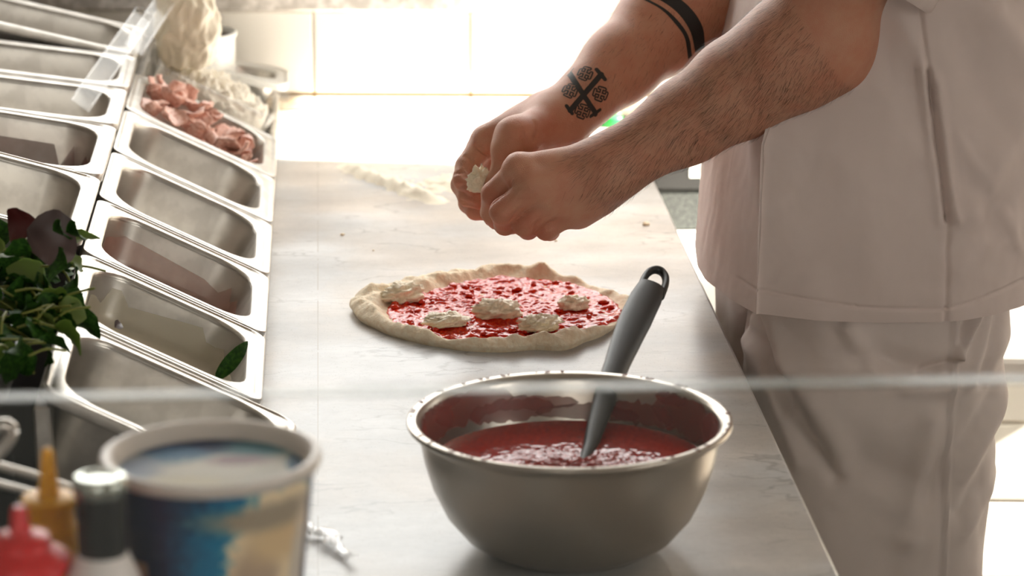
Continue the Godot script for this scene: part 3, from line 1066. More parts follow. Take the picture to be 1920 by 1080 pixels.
func field(p: Vector3, ids: PackedInt32Array, creases := PackedInt32Array()) -> float:
	var d := 1.0
	for i in ids:
		var a := PA[i]
		var ab := PB[i] - a
		var ap := p - a
		var h := clampf(ap.dot(ab) / maxf(ab.length_squared(), 1e-12), 0.0, 1.0)
		var e := (ap - ab * h).length() - lerpf(RA[i], RB[i], h)
		var k := PK[i]
		var m := maxf(k - absf(d - e), 0.0)
		d = minf(d, e) - m * m / (4.0 * k)
	for i in creases:
		var a := GA[i]
		var ab := GB[i] - a
		var ap := p - a
		var h := clampf(ap.dot(ab) / maxf(ab.length_squared(), 1e-12), 0.0, 1.0)
		var e := GR[i] - (ap - ab * h).length()
		var k := 0.0022
		var m := maxf(k - absf(d - e), 0.0)
		d = maxf(d, e) + m * m / (4.0 * k)
	return d

func all_ids() -> PackedInt32Array:
	var r := PackedInt32Array()
	for i in PA.size(): r.append(i)
	return r

# surface of the field as surface nets: [vertices, triangles, normals]
func nets(cell: float) -> Array:
	var lo := PA[0]
	var hi := PA[0]
	for i in PA.size():
		var r := maxf(RA[i], RB[i]) + cell * 3.0
		for q in [PA[i], PB[i]]:
			lo = lo.min(q - Vector3.ONE * r)
			hi = hi.max(q + Vector3.ONE * r)
	var nb := Vector3i(((hi - lo) / (cell * 4.0)).ceil())
	var n := nb * 4 + Vector3i.ONE
	var val := PackedFloat32Array()
	val.resize(n.x * n.y * n.z)
	val.fill(1.0)
	var sy := n.x
	var sz := n.x * n.y
	var every := all_ids()
	var diag := cell * 4.0 * 0.87
	var active := []
	for bz in nb.z:
		for by in nb.y:
			for bx in nb.x:
				var mid := lo + Vector3(bx * 4 + 2, by * 4 + 2, bz * 4 + 2) * cell
				var near := PackedInt32Array()
				var best := 1.0
				for i in every:
					var ab := PB[i] - PA[i]
					var ap := mid - PA[i]
					var h := clampf(ap.dot(ab) / maxf(ab.length_squared(), 1e-12), 0.0, 1.0)
					var e := (ap - ab * h).length() - lerpf(RA[i], RB[i], h)
					best = minf(best, e)
					if e < diag + PK[i] + cell: near.append(i)
				if best > diag + 0.016: continue
				var start := bx * 4 + by * 4 * sy + bz * 4 * sz
				if best < -diag - 0.012:
					for k in 5:
						for j in 5:
							for i in 5: val[start + i + j * sy + k * sz] = -1.0
					continue
				active.append(Vector3i(bx, by, bz))
				var cuts := PackedInt32Array()
				for i in GA.size():
					if Geometry3D.get_closest_point_to_segment(mid, GA[i], GB[i]).distance_to(mid) < diag + 0.006: cuts.append(i)
				for k in 5:
					for j in 5:
						for i in 5:
							val[start + i + j * sy + k * sz] = field(lo + Vector3(bx * 4 + i, by * 4 + j, bz * 4 + k) * cell, near, cuts)
	var v := PackedVector3Array()
	var nor := PackedVector3Array()
	var idx := PackedInt32Array()
	var where := {}
	var o := [0, 1, sy, sy + 1, sz, sz + 1, sz + sy, sz + sy + 1]
	var corner := [Vector3(0, 0, 0), Vector3(1, 0, 0), Vector3(0, 1, 0), Vector3(1, 1, 0), Vector3(0, 0, 1), Vector3(1, 0, 1), Vector3(0, 1, 1), Vector3(1, 1, 1)]
	var edges := [[0, 1], [2, 3], [4, 5], [6, 7], [0, 2], [1, 3], [4, 6], [5, 7], [0, 4], [1, 5], [2, 6], [3, 7]]
	var cells := []
	for b in active:
		for k in 4:
			for j in 4:
				for i in 4:
					var x: int = b.x * 4 + i
					var y: int = b.y * 4 + j
					var z: int = b.z * 4 + k
					var at := x + y * sy + z * sz
					var w := [0.0, 0.0, 0.0, 0.0, 0.0, 0.0, 0.0, 0.0]
					var ins := 0
					for c in 8:
						w[c] = val[at + o[c]]
						if w[c] < 0.0: ins += 1
					if ins == 0 or ins == 8: continue
					var sum := Vector3.ZERO
					var cnt := 0
					for e in edges:
						var wa: float = w[e[0]]
						var wb: float = w[e[1]]
						if (wa < 0.0) != (wb < 0.0):
							sum += corner[e[0]].lerp(corner[e[1]], wa / (wa - wb))
							cnt += 1
					where[at] = v.size()
					cells.append(at)
					v.append(lo + (Vector3(x, y, z) + sum / cnt) * cell)
					nor.append(Vector3(w[1] + w[3] + w[5] + w[7] - w[0] - w[2] - w[4] - w[6], w[2] + w[3] + w[6] + w[7] - w[0] - w[1] - w[4] - w[5], w[4] + w[5] + w[6] + w[7] - w[0] - w[1] - w[2] - w[3]).normalized())
	for at in cells:
		var here := val[at]
		for ax in 3:
			var step: int = [1, sy, sz][ax]
			var u: int = [sy, sz, 1][ax]
			var w: int = [sz, 1, sy][ax]
			var there := val[at + step]
			if (here < 0.0) == (there < 0.0): continue
			var a = where.get(at - u - w)
			var b = where.get(at - w)
			var c = where.get(at)
			var d = where.get(at - u)
			if a == null or b == null or d == null: continue
			if here < 0.0:
				idx.append(a); idx.append(b); idx.append(c); idx.append(a); idx.append(c); idx.append(d)
			else:
				idx.append(a); idx.append(c); idx.append(b); idx.append(a); idx.append(d); idx.append(c)
	return [v, idx, nor]

func crease(pts: Array, r: float):      # a skin fold: pixel points pressed onto the surface seen there
	var w := []
	for p in pts:
		var q = touch(p[0], p[1])
		if q != null: w.append(q)
	for i in w.size() - 1:
		GA.append(w[i]); GB.append(w[i + 1]); GR.append(r)

func touch(px: float, py: float):       # first point of the body along the sight line through that pixel
	var r := ray(px, py).normalized()
	var t := 2.2
	var ids := all_ids()
	for k in 60:
		var p := cam_pos + r * t
		var d := field(p, ids)
		if d < 0.0002: return p
		t += maxf(d * 0.9, 0.0003)
		if t > 3.6: return null
	return null

func skin_colors(v: PackedVector3Array, spots: Array) -> PackedColorArray:
	var c := PackedColorArray()
	c.resize(v.size())
	var pale := Color(0.525, 0.272, 0.175)
	var ruddy := Color(0.47, 0.155, 0.09)
	for i in v.size():
		var p := v[i]
		var k := 0.22 + 0.35 * noise.get_noise_3dv(p * 38.0) + 0.18 * noise.get_noise_3dv(p * 130.0)
		for s in spots:
			var d2 := p.distance_squared_to(s[0])
			if d2 < s[1] * s[1] * 6.0: k += s[2] * exp(-d2 / (s[1] * s[1]))
		c[i] = pale.lerp(ruddy, clampf(k, 0.0, 1.0))
	return c

func spots_of(list: Array) -> Array:
	var s := []
	for q in list: s.append([at_z(q[0], q[1], q[2]), q[3], q[4]])
	return s

func build_person():
	var who := base("person", "person in a white cook's jacket and trousers dropping cheese onto the pizza", "person", Vector3(0.5, 0, -2.78))
	who.set_meta("kind", "thing")
	var off := Transform3D(Basis.IDENTITY, -who.position)
	var parts := []
	# ---- near arm: the back of the hand faces the camera, fingers curl down and away
	clear_body()
	chain([[1145, 312, 2.66, 60], [1290, 226, 2.65, 73], [1385, 165, 2.63, 89], [1480, 105, 2.61, 100], [1540, 70, 2.60, 94]], 0.01, 0.02)
	chain([[1540, 70, 2.60, 91], [1585, -110, 2.58, 98]], 0.03, 0.03)
	bone(at_z(1585, -110, 2.58), Vector3(0.535, 1.42, -2.60), 0.05, 0.062, 0.03)
	chain([[1578, 112, 2.60, 40], [1596, 122, 2.60, 26]], 0.03, 0.02)
	chain([[1140, 318, 2.66, 56], [1092, 345, 2.67, 46]], 0.02, 0.02)
	chain([[1090, 306, 2.665, 36], [975, 318, 2.657, 29]], 0.012, 0.01)
	chain([[1095, 327, 2.657, 38], [1002, 350, 2.645, 32]], 0.012, 0.01)
	chain([[1100, 347, 2.66, 37], [1032, 380, 2.65, 31]], 0.012, 0.01)
	chain([[1112, 364, 2.67, 36], [1064, 400, 2.66, 28]], 0.012, 0.01)
	chain([[1142, 345, 2.68, 42], [1082, 390, 2.68, 40]], 0.015, 0.01)
	chain([[1080, 340, 2.69, 42], [1010, 362, 2.69, 36]], 0.012, 0.01)
	chain([[974, 318, 2.659, 26], [926, 364, 2.674, 23.5], [921, 398, 2.694, 20], [930, 414, 2.710, 17]], 0.006, 0.003)
	chain([[1002, 350, 2.645, 27], [943, 396, 2.644, 25], [947, 420, 2.672, 21], [966, 421, 2.70, 18]], 0.003, 0.003)
	chain([[1032, 380, 2.65, 26], [984, 420, 2.648, 23.5], [990, 429, 2.68, 20], [1005, 420, 2.70, 18]], 0.0025, 0.003)
	chain([[1062, 402, 2.66, 24], [1024, 430, 2.655, 20.5], [1031, 433, 2.685, 18], [1040, 425, 2.70, 16]], 0.0025, 0.003)
	chain([[1085, 314, 2.70, 32], [1000, 342, 2.725, 27], [952, 388, 2.735, 22], [924, 408, 2.728, 18]], 0.012, 0.006)
	# knuckle bumps
	chain([[972, 314, 2.650, 25], [966, 320, 2.651, 22]], 0.01, 0.01)
	chain([[1000, 347, 2.640, 26], [992, 354, 2.641, 23]], 0.01, 0.01)
	crease([[958, 338], [956, 348], [945, 362], [932, 372], [920, 383]], 0.0021)
	crease([[977, 392], [966, 405], [956, 416]], 0.0022)
	crease([[1012, 415], [1004, 424], [1001, 434]], 0.0022)
	var near_arm := nets(0.0022)
	parts.append([near_arm, spots_of([[925, 370, 2.66, 0.020, 0.45], [945, 405, 2.65, 0.020, 0.55], [985, 425, 2.65, 0.020, 0.6], [1024, 432, 2.66, 0.018, 0.6], [968, 312, 2.65, 0.010, 0.35], [1000, 350, 2.64, 0.012, 0.2], [1590, 115, 2.58, 0.03, 0.35], [1075, 372, 2.62, 0.02, 0.15]])])
	var hairs := [hair(near_arm, at_z(1540, 70, 2.60), at_z(1075, 360, 2.66), 9000, 0.0115)]
	# ---- far arm: inside of the forearm, thumb in front, fingers curled round the cheese
	clear_body()
	chain([[1052, 226, 2.80, 55], [1165, 120, 2.86, 67], [1240, 52, 2.90, 83], [1318, -18, 2.93, 93]], 0.01, 0.02)
	chain([[1318, -18, 2.93, 90], [1400, -180, 2.96, 96]], 0.03, 0.03)
	bone(at_z(1400, -180, 2.96), Vector3(0.535, 1.42, -2.97), 0.05, 0.062, 0.03)
	chain([[1035, 232, 2.80, 50], [985, 250, 2.805, 46]], 0.02, 0.02)
	chain([[1018, 208, 2.822, 36], [912, 264, 2.815, 29]], 0.010, 0.01)
	chain([[1020, 220, 2.84, 38], [902, 280, 2.83, 28]], 0.010, 0.01)
	chain([[1022, 236, 2.84, 36], [902, 302, 2.835, 27]], 0.012, 0.01)
	chain([[1025, 252, 2.85, 34], [912, 326, 2.85, 25]], 0.012, 0.01)
	chain([[912, 264, 2.815, 27], [877, 312, 2.797, 23], [869, 336, 2.785, 20], [886, 349, 2.770, 17]], 0.006, 0.003)
	chain([[902, 280, 2.83, 26], [867, 346, 2.803, 21.5], [877, 368, 2.786, 19.5], [898, 376, 2.772, 17]], 0.003, 0.0025)
	chain([[902, 302, 2.835, 25], [880, 380, 2.812, 20.5], [892, 394, 2.797, 18.5], [908, 398, 2.787, 16]], 0.005, 0.003)
	chain([[912, 326, 2.85, 22], [900, 385, 2.83, 17], [915, 396, 2.81, 15], [928, 400, 2.80, 14]], 0.005, 0.003)
	chain([[1024, 240, 2.782, 45], [968, 262, 2.752, 41], [951, 284, 2.744, 30]], 0.010, 0.010)
	chain([[954, 280, 2.744, 29], [946, 314, 2.738, 23.5], [926, 350, 2.738, 20]], 0.006, 0.004)
	crease([[893, 272], [905, 283], [918, 294]], 0.0019)
	crease([[872, 292], [884, 302], [890, 312]], 0.0014)
	crease([[931, 305], [940, 301], [950, 300]], 0.0013)
	crease([[928, 313], [938, 309], [948, 307]], 0.0013)
	crease([[978, 246], [983, 262], [982, 282]], 0.0014)
	crease([[1003, 228], [1007, 246], [1001, 264]], 0.0013)
	crease([[852, 325], [863, 322], [874, 330], [882, 336]], 0.0019)
	crease([[858, 352], [870, 347], [882, 352]], 0.0019)
	crease([[863, 377], [874, 383], [890, 387]], 0.0019)
	var far_arm := nets(0.0022)
	parts.append([far_arm, spots_of([[898, 374, 2.77, 0.012, 0.6], [905, 400, 2.78, 0.014, 0.4], [875, 330, 2.77, 0.018, 0.25], [1000, 240, 2.75, 0.02, 0.3], [1040, 235, 2.76, 0.02, 0.25]])])
	hairs.append(hair(far_arm, at_z(1318, -18, 2.93), at_z(1060, 215, 2.80), 2200, 0.010))
	tattoo_sheet(who)
	# ---- trunk, neck, head, legs under the clothes
	clear_body()
	var head_at := Vector3(0.44, 1.60, -2.78)
	bone(Vector3(0.53, 1.40, -2.66), Vector3(0.53, 1.40, -2.90), 0.075, 0.075, 0.05)
	bone(Vector3(0.52, 1.36, -2.70), Vector3(0.51, 1.02, -2.72), 0.085, 0.08, 0.06)
	bone(Vector3(0.52, 1.36, -2.86), Vector3(0.51, 1.02, -2.84), 0.085, 0.08, 0.06)
	bone(Vector3(0.505, 1.0, -2.69), Vector3(0.505, 0.5, -2.68), 0.085, 0.055, 0.03)
	bone(Vector3(0.505, 1.0, -2.87), Vector3(0.505, 0.5, -2.88), 0.085, 0.055, 0.03)
	for z in [-2.68, -2.88]:
		bone(Vector3(0.505, 0.5, z), Vector3(0.52, 0.08, z), 0.054, 0.036, 0.02)
	bone(Vector3(0.52, 1.40, -2.78), Vector3(0.47, 1.54, -2.78), 0.060, 0.056, 0.03)
	bone(head_at + Vector3(0.02, 0.05, 0), head_at + Vector3(-0.01, 0.045, 0), 0.088, 0.080, 0.03)
	bone(head_at + Vector3(-0.01, 0.0, 0), head_at + Vector3(-0.055, -0.055, 0), 0.066, 0.036, 0.04)
	bone(head_at + Vector3(-0.088, 0.03, 0), head_at + Vector3(-0.112, 0.0, 0), 0.008, 0.012, 0.012)
	for s in [-1, 1]: bone(head_at + Vector3(0.02, 0.03, s * 0.082), head_at + Vector3(0.015, -0.01, s * 0.080), 0.014, 0.010, 0.008)
	parts.append([nets(0.012), []])
	var v := PackedVector3Array()
	var n := PackedVector3Array()
	var idx := PackedInt32Array()
	var col := PackedColorArray()
	for q in parts:
		var first := v.size()
		for p in q[0][0]: v.append(off * p)
		n.append_array(q[0][2])
		for k in q[0][1]: idx.append(k + first)
		col.append_array(skin_colors(q[0][0], q[1]))
	put("body", to_mesh(v, idx, PackedVector2Array(), col, n), M.skin, who)
	for h in hairs:
		var ah := put("arm_hair", mm(moved(h, off)), M.hair, who)
		ah.set_meta("kind", "stuff")
	# head details, above the frame
	put("hair", mm(moved(lump(Vector3(0.100, 0.082, 0.090), 0.05, 2.0, 3.0), Transform3D(Basis.IDENTITY, head_at + Vector3(0.02, 0.085, 0) - who.position))), M.hair, who)
	for s in [-1, 1]:
		put("eye", mm(moved(lump(Vector3.ONE * 0.012, 0.0, 1.0, 1.0, 16, 10), Transform3D(Basis.IDENTITY, head_at + Vector3(-0.082, 0.035, s * 0.032) - who.position))), M.white_plastic, who)
	put("mouth", mm(moved(lump(Vector3(0.006, 0.006, 0.022), 0.05, 1.0, 1.0, 16, 10), Transform3D(Basis.IDENTITY, head_at + Vector3(-0.088, -0.045, 0) - who.position))), M.nail, who)
	dress(who, off)
	for s in [-1, 1]:
		var sh := lump(Vector3(0.135, 0.055, 0.05), 0.05, 1.0, 2.0)
		for k in sh[0].size():
			if sh[0][k].y < -0.035: sh[0][k].y = -0.035
			if sh[0][k].x > 0.02: sh[0][k].y *= 1.5
		for k in sh[0].size(): sh[0][k].y = maxf(sh[0][k].y, -0.035)
		put("shoe", mm(moved(sh, Transform3D(Basis.IDENTITY, Vector3(-0.035, 0.036, s * 0.1)))), M.shoe, who)
	# cheese held between the hands
	var cp := at_z(901, 344, 2.745)
	var u := px_size(cp)
	var chs := put("mozzarella_piece", mm(torn(Vector3(25 * u, 32 * u, 17 * u), 7.7)), M.cheese)
	chs.position = cp
	tag(chs, "torn lump of mozzarella held between the cook's fingers", "cheese")

func hair(m: Array, from: Vector3, to: Vector3, count: int, long: float) -> Array:
	var v := PackedVector3Array()
	var idx := PackedInt32Array()
	var along := to - from
	var l2 := along.length_squared()
	var dir := along.normalized()
	var made := 0
	var tries := 0
	while made < count and tries < count * 12:
		tries += 1
		var k: int = rng.randi() % m[0].size()
		var p: Vector3 = m[0][k]
		var n: Vector3 = m[2][k]
		var t := (p - from).dot(along) / l2
		if t < -0.02 or t > 1.0: continue
		if rng.randf() > smoothstep(1.0, 0.86, t): continue
		var rnd := Vector3(rng.randf_range(-1, 1), rng.randf_range(-1, 1), rng.randf_range(-1, 1))
		p += rnd * 0.0012
		var swirl := Vector3(0, -0.55, 0) + 0.5 * Vector3(noise.get_noise_3dv(p * 14.0), noise.get_noise_3dv(p * 14.0 + Vector3(5, 5, 5)), 0)
		var d := dir + swirl + rnd * 0.35
		d = (d - n * d.dot(n)).normalized()
		var len_ := long * rng.randf_range(0.5, 1.1)
		var w := d.cross(n).normalized() * 0.00008
		var p1 := p + d * len_ * 0.5 + n * len_ * 0.20
		var p2 := p + d * len_ + n * len_ * 0.24
		var o := v.size()
		for q in [p - w, p + w, p1 + w * 0.8, p1 - w * 0.8, p2]: v.append(q)
		for q in [0, 1, 2, 0, 2, 3, 3, 2, 4]: idx.append(o + q)
		made += 1
	return [v, idx]

# ---- tattoos: thin inked sheets lying on the skin of the far forearm
var ink_from := Vector3.ZERO         # axis of the forearm and two directions across it: the layout of the tattoo in metres
var ink_axis := Vector3.ZERO
var ink_out := Vector3.ZERO
var ink_side := Vector3.ZERO
const INK_R := 0.033
const INK_W := 0.066
const INK_L := 0.070

func ink_uv(px: float, py: float) -> Vector2:     # where a photo point falls on the unrolled skin, 0 to 1
	var p = touch(px, py)
	var d: Vector3 = p - ink_from
	return Vector2(atan2(d.dot(ink_side), d.dot(ink_out)) * INK_R / INK_W + 0.5, d.dot(ink_axis) / INK_L)

func tattoo_sheet(who: Node3D):
	var ids := all_ids()
	var a0 := PA[0]
	ink_axis = (PB[0] - a0).normalized()
	var mid = touch(1097, 173)
	var along: float = (mid - a0).dot(ink_axis)
	ink_from = a0 + ink_axis * (along - INK_L / 2)
	ink_out = (mid - (a0 + ink_axis * along)).normalized()
	ink_side = ink_axis.cross(ink_out).normalized()
	var nu := 30
	var nv := 30
	var v := PackedVector3Array()
	var uv := PackedVector2Array()
	var idx := PackedInt32Array()
	for j in nv + 1:
		for i in nu + 1:
			var th := (float(i) / nu - 0.5) * INK_W / INK_R
			var dir := ink_out * cos(th) + ink_side * sin(th)
			var foot := ink_from + ink_axis * INK_L * j / nv
			var t := 0.10
			for k in 40:
				var d := field(foot + dir * t, ids)
				if absf(d) < 0.0001: break
				t -= d * 0.9
			var p := foot + dir * t
			v.append(p + grad(p, ids) * 0.0003 - who.position)
			uv.append(Vector2(float(i) / nu, float(j) / nv))
	for j in nv:
		for i in nu:
			var a := j * (nu + 1) + i
			idx.append(a); idx.append(a + 1); idx.append(a + nu + 2); idx.append(a); idx.append(a + nu + 2); idx.append(a + nu + 1)
	var m := mat(Color.WHITE, 0.55)
	m.transparency = BaseMaterial3D.TRANSPARENCY_ALPHA
	m.albedo_texture = cross_image()
	var t := put("tattoo", to_mesh(v, idx, uv), m, who)
	t.set_meta("label", "black cross tattoo with four small crosses")
	# the two bands round the forearm
	for band in [[[[168, -16], [207, 0], [241, 19], [267, 46], [284, 72], [290, 111]], [[178, -18], [217, 0], [250, 19], [277, 46], [292, 72], [297, 104]]],
			[[[205, -16], [237, 0], [265, 19], [284, 41], [297, 67], [303, 98]], [[240, -22], [277, 0], [296, 17], [310, 36], [319, 58], [321, 88]]]]:
		var bl := smooth_path(band[0].map(func(q): return Vector2(q[0] + 1000, q[1])), 6)
		var br := smooth_path(band[1].map(func(q): return Vector2(q[0] + 1000, q[1])), 6)
		var rings := []
		for k in bl.size():
			var r := PackedVector3Array()
			for i in 9:
				var q: Vector2 = bl[k].lerp(br[k], i / 8.0)
				var p = touch(q.x, q.y)
				if p == null: continue
				r.append(p + grad(p, ids) * 0.0003 - who.position)
			if r.size() == 9: rings.append(r)
		if rings.size() > 2:
			var b := put("tattoo_band", mm(loft(rings, false)), M.ink, who)
			b.set_meta("label", "black band tattooed round the forearm")

func grad(p: Vector3, ids: PackedInt32Array) -> Vector3:
	var e := 0.0006
	var d := field(p, ids)
	return Vector3(field(p + Vector3(e, 0, 0), ids) - d, field(p + Vector3(0, e, 0), ids) - d, field(p + Vector3(0, 0, e), ids) - d).normalized()

func cross_image() -> ImageTexture:
	# drawn on the unrolled skin: 6 texels to the millimetre; the stroke ends were read off the photograph
	var w := 396
	var h := 420
	var a := PackedFloat32Array()
	a.resize(w * h)
	var P := func(x, y): return ink_uv(x / 4.155 + 1000.0, y / 4.155) * Vector2(w, h)
	var z := 0.74
	# main cross: two bars with broad ends
	for s in [[[285, 862], [528, 580], 23], [[276, 568], [484, 888], 23], [[492, 542], [556, 618], 17], [[246, 598], [304, 540], 14], [[258, 826], [300, 884], 16], [[444, 906], [518, 856], 15]]:
		for k in 5:
			stroke(a, w, h, P.call(lerpf(s[0][0], s[1][0], k / 5.0), lerpf(s[0][1], s[1][1], k / 5.0)), P.call(lerpf(s[0][0], s[1][0], (k + 1) / 5.0), lerpf(s[0][1], s[1][1], (k + 1) / 5.0)), s[2] * z, 1.0)
	for s in [[402, 572, 0.42], [522, 732, 0.35], [382, 868, 0.35], [284, 706, 0.40]]:
		var c: Vector2 = P.call(s[0], s[1])
		var ax: Vector2 = (P.call(s[0] + 44 * cos(s[2]), s[1] + 44 * sin(s[2])) - c)
		var ay: Vector2 = (P.call(s[0] - 44 * sin(s[2]), s[1] + 44 * cos(s[2])) - c)
		for pass_ in 2:
			var hw := (18.0 if pass_ == 0 else 5.5) * z
			for d in [[ax, ay], [-ax, ay], [ay, ax], [-ay, ax]]:
				var e: Vector2 = c + d[0]
				stroke(a, w, h, c, e, hw, 1.0 - pass_ * 0.92)
				stroke(a, w, h, e - d[1] * 0.46, e + d[1] * 0.46, hw, 1.0 - pass_ * 0.92)
	var im := Image.create(w, h, false, Image.FORMAT_RGBA8)
	for y in h:
		for x in w:
			im.set_pixel(x, y, Color(0.125, 0.13, 0.125, clampf(a[x + y * w], 0.0, 1.0) * 0.93))
	return ImageTexture.create_from_image(im)

func stroke(a: PackedFloat32Array, w: int, h: int, p: Vector2, q: Vector2, hw: float, value: float):
	var soft := 5.0
	var m := hw + soft
	for y in range(maxi(0, int(minf(p.y, q.y) - m)), mini(h, int(maxf(p.y, q.y) + m) + 1)):
		for x in range(maxi(0, int(minf(p.x, q.x) - m)), mini(w, int(maxf(p.x, q.x) + m) + 1)):
			var d := Geometry2D.get_closest_point_to_segment(Vector2(x, y), p, q).distance_to(Vector2(x, y))
			var k := 1.0 - smoothstep(hw - soft * 0.5, hw + soft * 0.5, d)
			if k > 0.0: a[x + y * w] = lerpf(a[x + y * w], value, k)

# ---- clothes
func folds_of(list: Array, d: float) -> Array:      # pixel lines turned into lines on the cloth facing the camera: x-y plane at that distance
	var out := []
	for f in list:
		var a := at_z(f[0][0], f[0][1], d)
		var b := at_z(f[1][0], f[1][1], d)
		out.append([Vector2(a.x, a.y), Vector2(b.x, b.y), f[2] * px_size(a), f[3]])
	return out

func fold_height(p: Vector2, folds: Array) -> float:
	var h := 0.0
	for f in folds:
		var d: float = Geometry2D.get_closest_point_to_segment(p, f[0], f[1]).distance_to(p)
		var w: float = f[2]
		if d < w * 3.0: h += f[3] * exp(-d * d / (w * w))
	return h

func cloth_loft(sections: Array, nu: int, nv: int, folds: Array, z_face: float, rough: float, seed_at: float) -> Array:
	# sections: [y, [[x, z], ...]] closed outlines with equal counts, bottom to top
	var rings := []
	for j in nv + 1:
		var t := float(j) / nv * (sections.size() - 1)
		var i0 := mini(int(t), sections.size() - 2)
		var f := t - i0
		var y := lerpf(sections[i0][0], sections[i0 + 1][0], f)
		var ctl := []
		for k in sections[0][1].size():
			var a = sections[i0][1][k]
			var b = sections[i0 + 1][1][k]
			ctl.append(Vector2(lerpf(a[0], b[0], f), lerpf(a[1], b[1], f)))
		var n := ctl.size()
		var pts := []
		for i in nu:
			var u := float(i) / nu * n
			var k := int(u) % n
			var g := u - int(u)
			var a: Vector2 = ctl[(k + n - 1) % n]
			var b: Vector2 = ctl[k]
			var c: Vector2 = ctl[(k + 1) % n]
			var d: Vector2 = ctl[(k + 2) % n]
			pts.append(0.5 * (2.0 * b + (c - a) * g + (2.0 * a - 5.0 * b + 4.0 * c - d) * g * g + (3.0 * b - a - 3.0 * c + d) * g * g * g))
		var r := PackedVector3Array()
		for i in nu:
			var q: Vector2 = pts[i]
			var tan: Vector2 = (pts[(i + 1) % nu] - pts[(i + nu - 1) % nu]).normalized()
			var nrm := Vector2(-tan.y, tan.x)
			var p := Vector3(q.x, y, q.y)
			var h := rough * (noise.get_noise_3dv(Vector3(p.x * 9.0, p.y * 4.0, p.z * 9.0 + seed_at)) + 0.35 * noise.get_noise_3dv(p * 22.0 + Vector3(seed_at, 0, 0)))
			if q.y > z_face: h += fold_height(Vector2(p.x, p.y), folds)
			# outline runs counter-clockwise seen from above, so the outside is on the right of the tangent
			r.append(p + Vector3(-nrm.x, 0, -nrm.y) * h)
		rings.append(r)
	return loft(rings)

